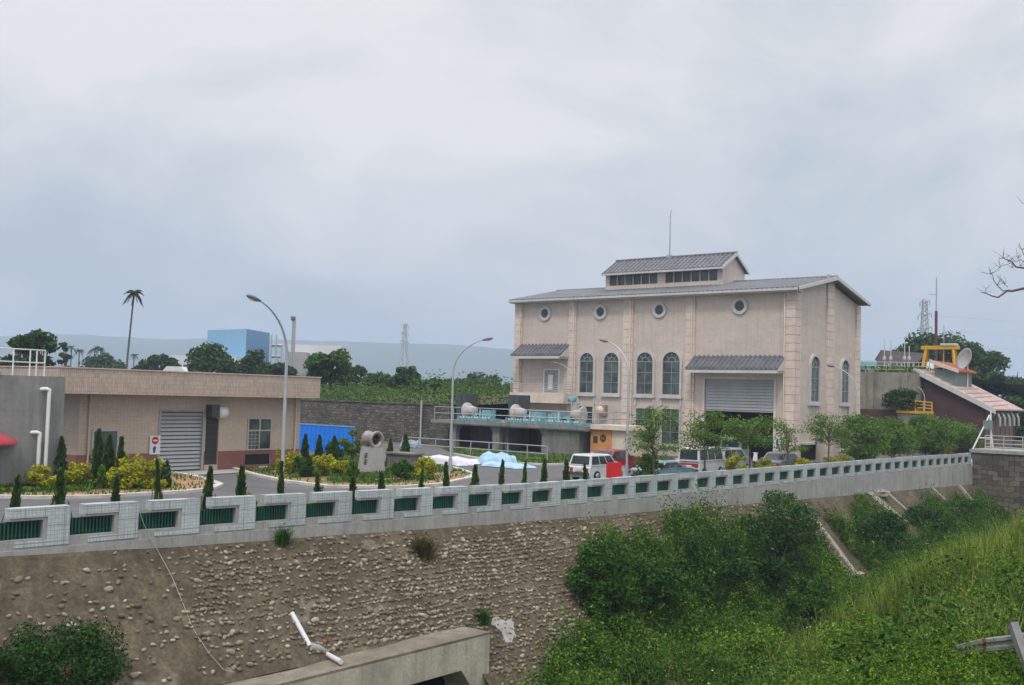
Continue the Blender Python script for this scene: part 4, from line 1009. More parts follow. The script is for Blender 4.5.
railing('yard_railing', 'grey pipe railing across the yard below the hoist platform', [(58, 57.5, 0), (58, 43.4, 0)], 1.1, 9, [1, .52], .035, 'galv')

# ------------------------------------------------------------------ stone retaining wall, terrace, blue hoarding
m_ = MB(); m_.box(68, 68.9, 61.8, 150, -.2, 3.5); m_.box(67.9, 69, 61.7, 150, 3.501, 3.6)
tag(m_.build('retaining_wall', M['stonewall']), 'long dark stacked-stone retaining wall behind the yard', 'wall')
m_ = MB(); pv_ = at(421, 420, u=67.8)[1]; m_.tube([(67.8, pv_, 0), (67.8, pv_, 3.9)], .09, 6); tag(m_.build('drain_pipe', M['greytrim']), 'thin grey pole against the stacked-stone retaining wall', 'pole')
def zter(u, v):
    return 3.45 + 1.25 * sstep(69, 90, u) + .35 * np.sin(v * .11 + 1) * sstep(72, 88, u) + .15 * np.sin(v * .5 + u * .3)
m_ = grid_sheet(np.concatenate([np.arange(68.5, 110, 2), np.arange(110, 420, 20)]), np.concatenate([np.arange(61, 160, 2.5), np.arange(160, 520, 20)]), zter)
structure('grassy_terrace', m_, M['stoneterr'])
bh = thing('blue_hoarding', 'bright blue ribbed sheet hoarding below the stone retaining wall', 'hoarding', (51, 59, 0))
m_ = MB(); m_.box(51.05, 51.1, 55.5, 63.5, .05, 1.95)
for q in np.arange(55.6, 63.5, .5): m_.box(51.02, 51.049, q, q + .12, .05, 1.95)
m_.build('sheet', M['blue'], bh); m_ = MB(); m_.box(51.0, 51.12, 55.45, 63.55, 1.951, 2.03); m_.build('top_rail', surf('pale_blue_rail', (.18, .34, .55), .5, .1), bh)
# runner on pedestal
mo = thing('turbine_monument', 'old steel turbine wheel mounted on a grey stone pedestal in the flower bed', 'monument', (40.5, 42.4, 0))
m_ = MB(); m_.hexa([(40.05, 41.85, 0), (40.95, 41.85, 0), (40.95, 43.15, 0), (40.05, 43.15, 0)], [(40.15, 41.98, 1.45), (40.85, 41.98, 1.45), (40.85, 43.02, 1.45), (40.15, 43.02, 1.45)]); pd = m_.build('pedestal', M['plinth'], mo)
m_ = MB()
for zc in (1.0, .65):
    for q in ((-.12, .12, .10), (-.14, .14, -.02), (-.1, .1, -.12)): m_.box(40.06 + (zc / 1.45) * .1 - .03, 40.08 + (zc / 1.45) * .1 - .02, 42.55 + q[0], 42.55 + q[1], zc + q[2] - .018, zc + q[2] + .018)
    m_.box(40.06 + (zc / 1.45) * .1 - .032, 40.08 + (zc / 1.45) * .1 - .022, 42.53, 42.57, zc - .16, zc + .16); m_.box(40.06 + (zc / 1.45) * .1 - .034, 40.08 + (zc / 1.45) * .1 - .024, 42.63, 42.66, zc - .16, zc - .02)
m_.build('carved_characters', M['ink'], pd)
rc = np.array([40.5, 42.42, 1.90]); ax = unit(np.array([-.10, -1.0, -.05]))
m_ = MB(); m_.lathe([(r_ * .72, h_ * .8) for r_, h_ in [(.25, -.72), (.5, -.72), (.62, -.66), (.62, -.5), (.5, -.42), (.46, .05), (.58, .2), (.66, .26), (.68, .42), (.6, .46), (.42, .40), (.36, .0), (.3, -.6)]], rc, ax, 26); m_.build('wheel', M['runner'], mo)
m_ = MB()
b1_ = unit(np.cross(ax, [0, 0, 1.])); b2_ = np.cross(b1_, ax)
for q in range(10):
    a = 2 * math.pi * q / 10; rd = math.cos(a) * b1_ + math.sin(a) * b2_; tn = -math.sin(a) * b1_ + math.cos(a) * b2_
    V = []
    for r, h in ((.085, .08), (.305, .28), (.305, .0), (.085, -.16)):
        V += [rc + rd * r + ax * h + tn * (.14 * (h + .1)), rc + rd * r + ax * h + tn * (.14 * (h + .1) + .03)]
    m_.add(V, [(0, 2, 4, 6), (7, 5, 3, 1), (0, 1, 3, 2), (2, 3, 5, 4), (4, 5, 7, 6), (6, 7, 1, 0)])
m_.lathe([(0, -.4), (.10, -.4), (.115, .08), (.07, .2), (0, .22)], rc, ax, 12); m_.build('blade_ring', surf('dark_cast_iron', (.06, .052, .045), .6, .3, 4), mo)
m_ = MB(); m_.box(42.6, 43.6, 41.6, 43.4, 0, 1.0); m_.box(42.5, 43.7, 41.5, 43.5, 1.001, 1.1); tag(m_.build('stone_plaque', M['concdark']), 'low dark stone block behind the turbine wheel pedestal', 'plaque')

# tarpaulins and sheets in the yard
def heap(name, label, cat, c, s, mat, seed, flat=True, n=26):
    g = np.random.default_rng(seed); xs = np.linspace(-1, 1, n); X, Y = np.meshgrid(xs, xs, indexing='ij')
    ph = g.uniform(0, 6, 6); r = (np.abs(X) ** 6 + np.abs(Y) ** 6)
    Zt = np.clip(1 - r, 0, 1) ** .35 * (.72 + .13 * np.sin(X * 5 + ph[0]) + .10 * np.sin(Y * 7 + X * 3 + ph[1]) + .07 * np.sin(X * 13 + ph[2] + Y * 5) + .05 * np.abs(np.sin(Y * 9 + X * 11)) + .04 * np.sin(Y * 21 + X * 9)) + .02
    Xd = X * (1 + .08 * np.sin(Y * 6 + ph[3])); Yd = Y * (1 + .08 * np.sin(X * 6 + ph[4]))
    Pp = np.stack([c[0] + Xd * s[0], c[1] + Yd * s[1], .03 + Zt * s[2]], -1).reshape(-1, 3)
    i, j = np.meshgrid(np.arange(n - 1), np.arange(n - 1), indexing='ij'); a = (i * n + j).ravel(); m_ = MB(); m_.addnp(Pp, np.stack([a, a + n, a + n + 1, a + 1], 1), 0, True)
    return tag(m_.build(name, mat), label, cat)
p = at(488, 466, z=0); heap('tarpaulin_heap', 'pale blue tarpaulin draped over a long heap in the yard', 'tarpaulin', (p[0] + 1.2, p[1] + .3), (.65, 1.3, .8), M['tarpblue'], 1)
p = at(517, 468, z=0); heap('tarpaulin', 'crumpled pale blue tarpaulin spread flat on the asphalt beside the long heap', 'tarpaulin', (p[0], p[1] + .8), (.9, 1.7, .28), M['tarpblue'], 2)
p = at(430, 463, z=0); heap('white_sheet', 'wide whitish plastic sheet spread over low planks in the yard', 'sheet', (p[0] + 2.0, p[1] - .2), (2.4, 2.4, .22), M['tarpwhite'], 3)
p = at(447, 464, z=0); heap('sheet_bundle', 'crumpled white plastic bundle lying in front of the whitish sheet', 'sheet', (p[0] - .3, p[1] - .2), (.7, 1.9, .5), M['tarpwhite'], 4)
p = at(428, 447, z=0); heap('scrap_heap', 'heap of pale blue and grey scrap beside the yard railing', 'heap', (p[0] - 2, p[1]), (.5, .9, .6), surf('grey_blue_scrap', (.25, .30, .36), .7, .4, 3), 5)
# ------------------------------------------------------------------ street lamps
def lamp(label, base, h, arm, rc, fc, r=.068, g='street lamps round the yard'):
    t = thing('street_lamp', label, 'street lamp', base, g); b = np.array(base, float)
    d = _rt * rc + _fw * fc; d = d / np.linalg.norm(d); z1 = h * .74
    path = [b + np.array([0, 0, z]) for z in (-.05, h * .3, z1)] + [b + d * arm * (1 - math.cos(q)) + np.array([0, 0, z1 + (h - z1) * math.sin(q)]) for q in np.linspace(.12, 1.25, 9)]
    k = len(path); rr = [r] * 2 + [r * .8] + list(np.linspace(r * .75, r * .38, k - 3))
    m_ = MB(); m_.tube(path, rr, 8); m_.build('pole', M['polegrey'], t)
    m_ = MB(); m_.tube([b, b + np.array([0, 0, .9])], r * 1.5, 8); m_.build('pole_base', M['polegrey'], t)
    e = path[-1]; dr = unit(path[-1] - path[-2]); dr = unit(dr + d * .8)
    m_ = MB(); m_.tube([e - dr * .08, e + dr * .05, e + dr * .25, e + dr * .5, e + dr * .6], [r * .5, r * .95, r * 1.35, r * 1.0, r * .25], 8); hd = m_.build('lamp_head', M['lamphead'], t)
    m_ = MB(); q = e + dr * .3 - np.array([0, 0, r * .9]); m_.tube([q - dr * .18, q, q + dr * .18], [r * .5, r * .8, r * .45], 8); m_.build('lens', M['white'], hd)
    return t
lamp('tall grey street lamp rising behind the left part of the fence before the pump house', (24.2, 30.0, 0), 7.75, 2.1, -.55, -.83)
p = at(450, 474, z=0); lamp('tall street lamp on the flower bed edge by the turbine wheel, arm towards the hall', (p[0], p[1], 0), 7.75, 2.7, .92, -.39)
lamp('tall street lamp between the parked cars in front of the arched windows', (48.9, 31.1, 0), 7.85, 2.2, -.75, .66)
lamp('street lamp with its arm reaching across the narrow end wall of the hall', (79, 29.6, 0), 7.6, 2.5, -.85, .52)
lamp('street lamp in front of the dark maroon house with the pink roof', (105.2, 32.6, .0), 7.2, 2.6, -.85, .52)
p = at(571, 420, u=68); lamp('short slim lamp standing on the hoist platform in front of the balcony', (68.0, p[1], 2.3), 5.0, 1.6, -.95, .3, .05)

# ------------------------------------------------------------------ vehicles
def car(name, label, cat, loc, L, Wd, H, belt, hood, xb, xt, col, rz=0, truck=False, stripe=None, wr=.30):
    t = thing(name, label, cat, (0, 0, 0)); h2 = Wd / 2
    prof = [(-L/2, .32), (-L/2 + .02, belt - .08), (-L/2 + .12, belt), (xb[1], belt), (L/2 - .22, hood), (L/2 - .03, hood - .2), (L/2, .36), (L/2 - .12, .22), (-L/2 + .1, .22)]
    def sect(y, ins): return [(x * (1 - ins * .02), y, z + (ins * .0)) for x, z in prof]
    n = len(prof); V = sect(-h2 + .05, 1) + sect(-h2, 0) + sect(h2, 0) + sect(h2 - .05, 1)
    V[:n] = [(x, -h2 + .06, z - .03 if z > belt - .1 else z) for x, _, z in V[:n]] if False else V[:n]
    F = [tuple(range(n)), tuple(range(4*n - 1, 3*n - 1, -1))]
    for k in range(3):
        F += [(k*n + i, (k+1)*n + i, (k+1)*n + (i+1) % n, k*n + (i+1) % n) for i in range(n)]
    mb = MB(); mb.add(V, F)
    top_in = .13 if not truck else .07
    bq = [(xb[0], -h2 + .03, belt - .01), (xb[1], -h2 + .03, belt - .01), (xb[1], h2 - .03, belt - .01), (xb[0], h2 - .03, belt - .01)]
    tq_ = [(xt[0], -h2 + top_in, H - .04), (xt[1], -h2 + top_in, H - .04), (xt[1], h2 - top_in, H - .04), (xt[0], h2 - top_in, H - .04)]
    mb.hexa(bq, tq_)
    rq = [(x + (.06 if x < 0 else -.06) * 1.0, y * .9, H) for x, y, _ in tq_]
    rq = [(xt[0] + .08, -h2 + top_in + .08, H), (xt[1] - .1, -h2 + top_in + .08, H), (xt[1] - .1, h2 - top_in - .08, H), (xt[0] + .08, h2 - top_in - .08, H)]
    mb.hexa([(x, y, H - .039) for x, y, _ in tq_], rq)
    z0 = np.zeros(3); body = mb.build('body', col, t, off=z0); body.modifiers.new('bevel', 'BEVEL').width = .03; body.modifiers['bevel'].segments = 2
    def pane(a, b, c, d, f0, f1, g0=.12, g1=.9, off=.012):
        a, b, c, d = [np.array(q, float) for q in (a, b, c, d)]          # a-b belt edge, d-c roof edge
        nrm = unit(np.cross(b - a, d - a)); e = lambda u, v: (a + (b - a) * u) * (1 - v) + (d + (c - d) * u) * v
        q = [e(f0, g0), e(f1, g0), e(f1, g1), e(f0, g1)]; m2 = MB()
        m2.add([p + nrm * off for p in q] + [p - nrm * .02 for p in q], [(0, 1, 2, 3), (0, 4, 5, 1), (1, 5, 6, 2), (2, 6, 7, 3), (3, 7, 4, 0)]); m2.build('window', M['carglass'], t, off=z0)
    pane(bq[0], bq[1], tq_[1], tq_[0], .05, .34); pane(bq[0], bq[1], tq_[1], tq_[0], .37, .63); pane(bq[0], bq[1], tq_[1], tq_[0], .66, .94)
    pane(bq[2], bq[3], tq_[3], tq_[2], .06, .34); pane(bq[2], bq[3], tq_[3], tq_[2], .37, .63); pane(bq[2], bq[3], tq_[3], tq_[2], .66, .95)
    pane(bq[1], bq[2], tq_[2], tq_[1], .06, .94); pane(bq[3], bq[0], tq_[0], tq_[3], .07, .93)
    for sy in (-1, 1):
        m2 = MB(); m2.box(-L/2 - .015, -L/2 + .06, sy * (h2 - .24) - .09, sy * (h2 - .24) + .09, belt - .38, belt - .14); m2.build('tail_light', M['lightred'], t, off=z0)
        m2 = MB(); m2.box(L/2 - .12, L/2 + .01, sy * (h2 - .28) - .13, sy * (h2 - .28) + .13, hood - .38, hood - .24); m2.build('headlight', M['carglass'], t, off=z0)
        for x in (-L * .31, L * .31):
            m2 = MB(); m2.lathe([(.05, -.09), (wr - .03, -.1), (wr, -.06), (wr, .06), (wr - .03, .1), (.05, .09)], (x, sy * (h2 - .085), wr), (0, 1, 0), 18); wl = m2.build('wheel', M['tyre'], t, off=z0)
            m2 = MB(); m2.lathe([(0, .0), (wr * .6, .0), (wr * .62, .02), (0, .04)], (x, sy * (h2 + .012), wr), (0, sy, 0), 14); m2.build('rim', M['rim'], wl, off=z0)
    m2 = MB(); m2.box(-L/2 - .05, -L/2 + .02, -h2 + .08, h2 - .08, .34, .52); m2.box(L/2 - .04, L/2 + .05, -h2 + .08, h2 - .08, .32, .5); m2.build('bumper', M['darkgrey'], t, off=z0)
    m2 = MB(); m2.box(-L/2 - .062, -L/2 - .052 + .05, -.2, .2, .6, .74); m2.build('number_plate', M['plate'], t, off=z0)
    for sy in (-1, 1):
        m2 = MB(); m2.box(xb[1] - .42, xb[1] - .30, sy * (h2 + .1) - .08, sy * (h2 + .1) + .08, belt + .02, belt + .18); m2.build('wing_mirror', col, t, off=z0)
    if stripe:
        m2 = MB()
        m2.box(-L/2 - .004, -L/2 + .05, -h2 + .1, h2 - .1, belt - .32, belt - .14); m2.build('stripe', stripe, t, off=z0)
    t.location = [float(q) for q in loc]; t.rotation_euler = (0, 0, rz); return t
car('parked_estate_car', 'white estate car parked behind the fence with its dark rear window towards the bank', 'car', (48.2, 32.55, 0), 3.6, 1.5, 1.47, .88, .82, (-1.75, .9), (-1.58, .3), M['cwhite'])
car('parked_car', 'dark red hatchback parked behind the white estate car near the orange booth', 'car', (54.4, 35.5, 0), 4.1, 1.68, 1.42, .88, .82, (-1.7, .9), (-1.1, .25), M['cred'])
car('parked_car', 'pale blue low saloon half hidden behind the fence and street tree', 'car', (49.8, 29.3, 0), 4.2, 1.62, 1.24, .86, .80, (-1.5, 1.0), (-.95, .3), M['cblue'])
car('parked_van', 'small white van with a red stripe under its rear window', 'van', (56.4, 30.5, 0), 3.3, 1.45, 1.78, .98, .95, (-1.72, 1.55), (-1.66, 1.15), M['cwhite'], stripe=M['lightred'], truck=True)
car('parked_van', 'silver people carrier parked between the white van and the garage opening', 'van', (60.8, 31.1, 0), 3.9, 1.65, 1.62, .92, .9, (-2.0, 1.25), (-1.75, .6), M['csilver'])
car('parked_car', 'grey car parked under the small trees near the notice board', 'car', (64.3, 28.9, 0), 4.2, 1.66, 1.36, .86, .8, (-1.5, 1.0), (-.9, .3), M['cgrey'])
# small lorry by the garage opening
lt = thing('parked_lorry', 'grey-green flatbed lorry parked in front of the raised garage shutter', 'lorry', (0, 0, 0)); z0_ = np.zeros(3)
m_ = MB(); m_.hexa([(.9, -.85, .45), (2.5, -.85, .45), (2.5, .85, .45), (.9, .85, .45)], [(.95, -.78, 2.0), (2.15, -.78, 2.0), (2.15, .78, 2.0), (.95, .78, 2.0)]); m_.build('cab', M['cgreen'], lt, off=z0_).modifiers.new('bevel', 'BEVEL').width = .06
m_ = MB(); m_.box(-2.6, .85, -.9, .9, .75, .85); m_.box(-2.6, .85, -.9, -.84, .851, 1.25); m_.box(-2.6, .85, .84, .9, .851, 1.25); m_.box(-2.6, -2.54, -.84, .84, .851, 1.25); m_.box(-2.5, .9, -.35, .35, .45, .749); m_.build('load_bed', M['cgreen'], lt, off=z0_)
m_ = MB(); m_.box(.925, .94, -.65, .65, 1.3, 1.85); m_.build('window', M['carglass'], lt, off=z0_)
for sy in (-1, 1):
    m_ = MB(); m_.box(1.2, 1.9, sy * .83 - .012, sy * .83 + .012, 1.25, 1.8); m_.build('window', M['carglass'], lt, off=z0_)
    for x in (-1.6, 1.7):
        m_ = MB(); m_.lathe([(.05, -.1), (.36, -.1), (.38, 0), (.36, .1), (.05, .1)], (x, sy * .76, .38), (0, 1, 0), 16); m_.build('wheel', M['tyre'], lt, off=z0_)
lt.location = (66.5, 34.3, 0)
ms = thing('parked_scooter', 'scooter with a white fairing parked near the garage opening', 'scooter', (0, 0, 0))
for x in (-.6, .6):
    m_ = MB(); m_.lathe([(.05, -.05), (.24, -.05), (.26, 0), (.24, .05), (.05, .05)], (x, 0, .26), (0, 1, 0), 16); m_.build('wheel', M['tyre'], ms, off=z0_)
m_ = MB(); m_.tube([(.6, 0, .28), (.5, 0, .7), (.42, 0, 1.02)], [.05, .07, .05], 6); m_.tube([(.42, -.3, 1.05), (.42, .3, 1.05)], .025, 6); m_.hexa([(.38, -.2, .5), (.55, -.14, .5), (.55, .14, .5), (.38, .2, .5)], [(.36, -.18, 1.0), (.46, -.1, 1.05), (.46, .1, 1.05), (.36, .18, 1.0)]); m_.build('fairing', M['cwhite'], ms, off=z0_)
m_ = MB(); m_.hexa([(-.8, -.12, .4), (.35, -.15, .3), (.35, .15, .3), (-.8, .12, .4)], [(-.75, -.14, .68), (-.05, -.15, .66), (-.05, .15, .66), (-.75, .14, .68)]); m_.build('body', M['darkgrey'], ms, off=z0_)
m_ = MB(); m_.hexa([(-.7, -.13, .681), (-.1, -.13, .67), (-.1, .13, .67), (-.7, .13, .681)], [(-.68, -.1, .8), (-.12, -.1, .76), (-.12, .1, .76), (-.68, .1, .8)]); m_.build('seat', M['tyre'], ms, off=z0_)
ms.location = (67.5, 32.0, 0); ms.rotation_euler = (0, 0, 2.6)
# red board on its post just behind the fence
p = at(614, 470, v=27.2); t = thing('red_board', 'plain red square board on a thin post just behind the fence', 'board', (p[0], 27.2, 0))
m_ = MB(); m_.obox((p[0], 27.2, p[2]), (.9, .05, .72), -.3); m_.build('panel', M['red'], t)
m_ = MB(); m_.tube([(p[0] + .02, 27.26, -.05), (p[0] + .02, 27.26, p[2] + .2)], .03, 6); m_.build('post', M['red'], t)
p = at(946, 447, u=97); t = thing('fire_hydrant_cabinet', 'small red cabinet standing at the far end of the street trees', 'cabinet', (p[0], p[1], 0)); m_ = MB(); m_.box(p[0] - .3, p[0] + .3, p[1] - .45, p[1] + .45, .1, 1.5); m_.build('body', M['rust'], t)
m_ = MB(); m_.box(p[0] - .33, p[0] - .301, p[1] - .36, p[1] + .36, .3, 1.4); m_.build('door', M['rust'], t)

# ------------------------------------------------------------------ right-hand side: cliff wall, house, crane
m_ = MB(); m_.hexa([(104, 33.2, -.7), (111, 33.2, -.7), (111, 60, -.7), (104, 60, -.7)], [(104.3, 33.2, 7.9), (111, 33.2, 7.9), (111, 60, 8.05), (104.3, 60, 8.05)])
m_.box(103.9, 104.25, 33.9, 34.4, -.5, 7.6); m_.box(103.9, 104.25, 37.2, 37.8, -.5, 8.2)
cl = tag(m_.build('concrete_abutment', surf('brownish_concrete', (.27, .25, .21), .9, .3, .6, streak=.6, stain=(.09, .08, .065), bump=.4, fine=.4)), 'tall stained concrete wall between the hall and the maroon house', 'wall')
m_ = MB(); m_.box(103.6, 103.9, 33.2, 41, 0, 4.2); tag(m_.build('boarded_fence', M['housewall']), 'dark maroon boarded fence at the foot of the tall stained concrete wall', 'fence')
m_ = grid_sheet(np.arange(104.5, 260, 4), np.arange(33.4, 62, 4), lambda U, V: 7.85 + .1 * np.sin(U * .3 + V * .2))
structure('upper_terrace', m_, M['stoneterr'])
HS = thing('maroon_house', 'dark maroon house with a faded pink sloping roof and small raised ridge vent', 'house', (111, 30, 0))
HU0, HU1 = 105.6, 117.2; hz = lambda v: 4.55 + (v - 26.3) * .505
w = MB(); w.pprism([(27.3, 0), (33.0, 0), (33.0, hz(33.0) - .15), (27.3, hz(27.3) - .15)], lambda a, h, d: (HU0 + d, a, h), .4, 1.0); w.build('gable_wall', M['housewall'], HS)
w = MB(); w.box(HU0 + 1.0, HU1 - .4, 27.3, 27.6, 0, hz(27.3) - .16); w.box(HU1 - 1, HU1 - .4, 27.6, 33, 0, 5); w.build('side_wall', M['housepink'], HS)
m_ = MB(); slab(m_, (HU0, 26.3, hz(26.3)), (HU1, 26.3, hz(26.3)), (HU0, 33.8, hz(33.8)), (HU1, 33.8, hz(33.8)), .14)
ro = m_.build('roof', M['pinkroof'], HS)
m_ = MB(); gq = np.random.default_rng(4)
for q in range(9):
    v = 26.7 + q * .78; a = HU0 + .05; e = HU1 - .05 - gq.uniform(0, 2.5); sk = .5
    m_.hexa([(a, v, hz(v) + .004), (e, v + sk, hz(v + sk) + .004), (e, v + sk + .09, hz(v + sk + .09) + .004), (a, v + .09, hz(v + .09) + .004)],
            [(a, v, hz(v) + .022), (e, v + sk, hz(v + sk) + .022), (e, v + sk + .09, hz(v + sk + .09) + .022), (a, v + .09, hz(v + .09) + .022)])
m_.build('roof_seam', surf('roof_seam_brown', (.20, .10, .09), .8, .2, 2), ro)
m_ = MB(); m_.hexa([(HU0 - .12, 26.2, hz(26.2) - .42), (HU0 + .12, 26.2, hz(26.2) - .42), (HU0 + .12, 33.8, hz(33.8) - .42), (HU0 - .12, 33.8, hz(33.8) - .42)], [(HU0 - .12, 26.2, hz(26.2) + .1), (HU0 + .12, 26.2, hz(26.2) + .1), (HU0 + .12, 33.8, hz(33.8) + .1), (HU0 - .12, 33.8, hz(33.8) + .1)]); m_.build('barge_board', M['gutter'], ro)
v0_ = MB(); v0_.box(108.2, 114.0, 30.6, 32.6, hz(30.6) - .3, 8.35); vt = v0_.build('ridge_vent', M['greenwall'], HS)
m_ = MB(); slab(m_, (107.8, 30.2, 8.25), (114.4, 30.2, 8.25), (107.8, 32.9, 9.25), (114.4, 32.9, 9.25), .12); ribs(m_, (107.9, 30.2, 8.25), (114.3, 30.2, 8.25), (107.9, 32.9, 9.25), (114.3, 32.9, 9.25), .45, .05); m_.build('vent_roof', M['redroof'], vt)
m_ = MB(); m_.hexa([(107.65, 30.15, 8.0), (107.8, 30.15, 8.0), (107.8, 32.95, 9.0), (107.65, 32.95, 9.0)], [(107.65, 30.15, 8.35), (107.8, 30.15, 8.35), (107.8, 32.95, 9.38), (107.65, 32.95, 9.38)]); m_.build('vent_board', M['gutter'], vt)
for i_ in range(6):
    m_ = MB(); u_ = 106.9 + i_ * 1.75; m_.tube([(u_, 26.9, .92), (u_, 26.9, 4.2)], .06, 6); m_.build('porch_post', M['housepink'], HS)
for i_ in range(5):
    u_ = 107.6 + i_ * 1.8; m_ = MB(); m_.tube([(u_, 27.25, 3.3), (u_, 26.9, 4.0), (u_, 26.5, 4.1), (u_, 26.3, 3.7), (u_, 26.28, 2.9)], [.10, .13, .14, .13, .11], 8); m_.build('hooked_vent', M['concframe'], HS)
m_ = MB(); m_.tube([(104.4, 26.3, .9), (104.4, 26.3, 4.4)], .06, 6); m_.build('corner_post', M['white'], HS)
sgt = thing('sluice_winch', 'grey-green sluice winch with a slanting white leg at the corner of the walkway', 'winch', (101, 26, .9))
m_ = MB(); m_.tube([(99.6, 26.6, .9), (101.2, 25.6, 4.0)], .07, 6); m_.tube([(101.6, 25.4, .9), (101.2, 25.6, 4.0)], .06, 6); m_.tube([(100.3, 26.3, 1.9), (101.5, 25.5, 1.9)], .05, 6); m_.build('leg', M['white'], sgt)
m_ = MB(); m_.box(100.6, 101.5, 25.4, 26.0, 2.7, 3.5); m_.build('gear_case', M['greenwall'], sgt)
railing('yellow_railing', 'yellow steel railing at the foot of the concrete wall by the maroon house', [(103.2, 34.4, 4.2), (103.2, 31.3, 4.0)], 1.0, 5, [1, .7, .4], .05, 'yellow')
m_ = MB(); m_.box(103.0, 103.5, 31.2, 34.6, 3.9, 4.15); m_.box(103.1, 103.45, 31.3, 34.5, 0, 3.899, 1); tag(m_.build('yellow_edged_ledge', [M['yellow'], M['concdark']]), 'yellow painted ledge carrying the yellow railing', 'ledge')
# dish
ds = thing('satellite_dish', 'round grey satellite dish on a white post above the pink roof', 'dish', (112, 30.5, 7))
m_ = MB(); dc = np.array([112, 30.5, 9.45]); m_.lathe([(0, 0), (.5, .07), (.95, .25), (1.2, .45), (1.2, .42), (.95, .2), (.5, .02), (0, -.05)], dc, unit(np.array([-.7, .6, .3])), 24); m_.build('reflector', M['dish'], ds)
m_ = MB(); m_.tube([(112.1, 30.5, 6.6), (112.1, 30.5, 9.4)], .08, 6); m_.build('post', M['white'], ds)
# yellow portal crane
gc = thing('portal_crane', 'yellow steel portal crane on the terrace behind the maroon house', 'crane', (118, 35, 8))
for vv in (36.4, 33.5):
    m_ = MB()
    for du in (-.9, .9):
        m_.tube([(118 + du, vv + (.35 if vv > 35 else -.35), 7.8), (118 + du * .3, vv, 10.9)], .16, 4)
    m_.tube([(117.4, vv + (.2 if vv > 35 else -.2), 9.2), (118.6, vv + (.2 if vv > 35 else -.2), 9.2)], .1, 4); m_.build('leg', M['yellow'], gc)
m_ = MB(); m_.box(117.6, 118.4, 33.0, 36.9, 10.9, 11.3); m_.build('beam', M['yellow'], gc)
m_ = MB(); m_.box(117.5, 118.5, 33.2, 34.8, 11.301, 11.55); m_.build('trolley', M['gutter'], gc)
m_ = MB(); m_.tube([(118, 34.6, 10.9), (118, 34.6, 9.3)], .06, 5); m_.box(117.7, 118.3, 34.3, 35.9, 8.9, 9.1); m_.build('hoist', M['yellow'], gc)
m_ = MB(); m_.lathe([(0, 0), (.4, .05), (.45, .5), (.4, 1.4), (.25, 1.7), (0, 1.75)], (117, 35.7, 7.8), n=12); tag(m_.build('white_tank', M['white']), 'white upright vessel standing under the yellow portal crane', 'vessel')
# dark lean-to shed with pipes
M['shedroof'] = surf('dark_shed_roof', (.045, .03, .032), .7, .25, 1.5)
sh = thing('machine_shed', 'open shed with dark sloping roof and pale pipes beyond the concrete wall', 'shed', (118, 40, 8))
m_ = MB(); slab(m_, (116.5, 37.0, 9.3), (116.5, 41.9, 9.0), (120.5, 37.1, 10.6), (120.5, 42.3, 11.0), .15)
m_.hexa([(116.4, 41.9, 8.9), (116.5, 42.0, 8.9), (120.5, 42.3, 10.9), (120.4, 42.2, 10.9)], [(116.4, 41.9, 9.05), (116.5, 42.0, 9.05), (120.5, 42.3, 11.05), (120.4, 42.2, 11.05)]); m_.build('roof', M['shedroof'], sh)
for vv in (37.3, 38.6, 40, 41.4):
    m_ = MB(); m_.tube([(116.4, vv, 7.8), (116.4, vv, 9.3)], .1, 5); m_.build('post', M['gutter'], sh)
m_ = MB(); m_.box(119.8, 120, 37.2, 42, 7.8, 9.9); m_.build('back_wall', M['shedroof'], sh)
for q, (x, h) in enumerate(((40.3, 12.0), (39.6, 11.8), (38.1, 11.4), (37.6, 11.2))):
    m_ = MB(); m_.tube([(115.9, x, 7.8), (115.9, x, h)], .055, 6); m_.lathe([(.12, 0), (.2, .2), (.12, .45)], (115.9, x, 9.6), n=8); m_.build('vent_pipe', M['gutter'], sh)
railing('terrace_railing', 'white pipe railing along the top of the tall stained concrete wall', [(106, 42, 7.95), (106, 32.4, 7.85)], 1.1, 10, [1, .66, .33], .035, 'greytrim')
m_ = MB(); m_.lathe([(0, 0), (.9, 0), (.9, 1.3), (.8, 1.4), (0, 1.45)], at(868, 369, u=110) * np.array([1, 1, 0]) + np.array([0, 0, 7.95]), n=18); tag(m_.build('turquoise_tank', M['turq']), 'round turquoise tank on top of the concrete wall beside the hall', 'tank')
# masts
t = thing('radio_mast', 'tall thin mast with a thicker dark red lower half behind the portal crane', 'mast', (130, 39, 7)); m_ = MB(); m_.tube([(130, 39, 6.8), (130, 39, 16.2)], .17, 8); m_.build('lower_tube', M['mastred'], t)
m_ = MB(); m_.tube([(130, 39, 16.2), (130, 39, 20.3)], .07, 6); m_.tube([(130, 39, 18.2), (129.6, 39.7, 18.25), (129.5, 39.75, 18.0)], .04, 4); m_.build('upper_rod', M['galv'], t)
p = at(944, 325, u=128); m_ = MB(); m_.tube([(128, p[1], 7), (128, p[1], p[2])], .045, 6); tag(m_.build('whip_aerial', M['galv']), 'thin pale whip aerial right of the dark red mast', 'aerial')

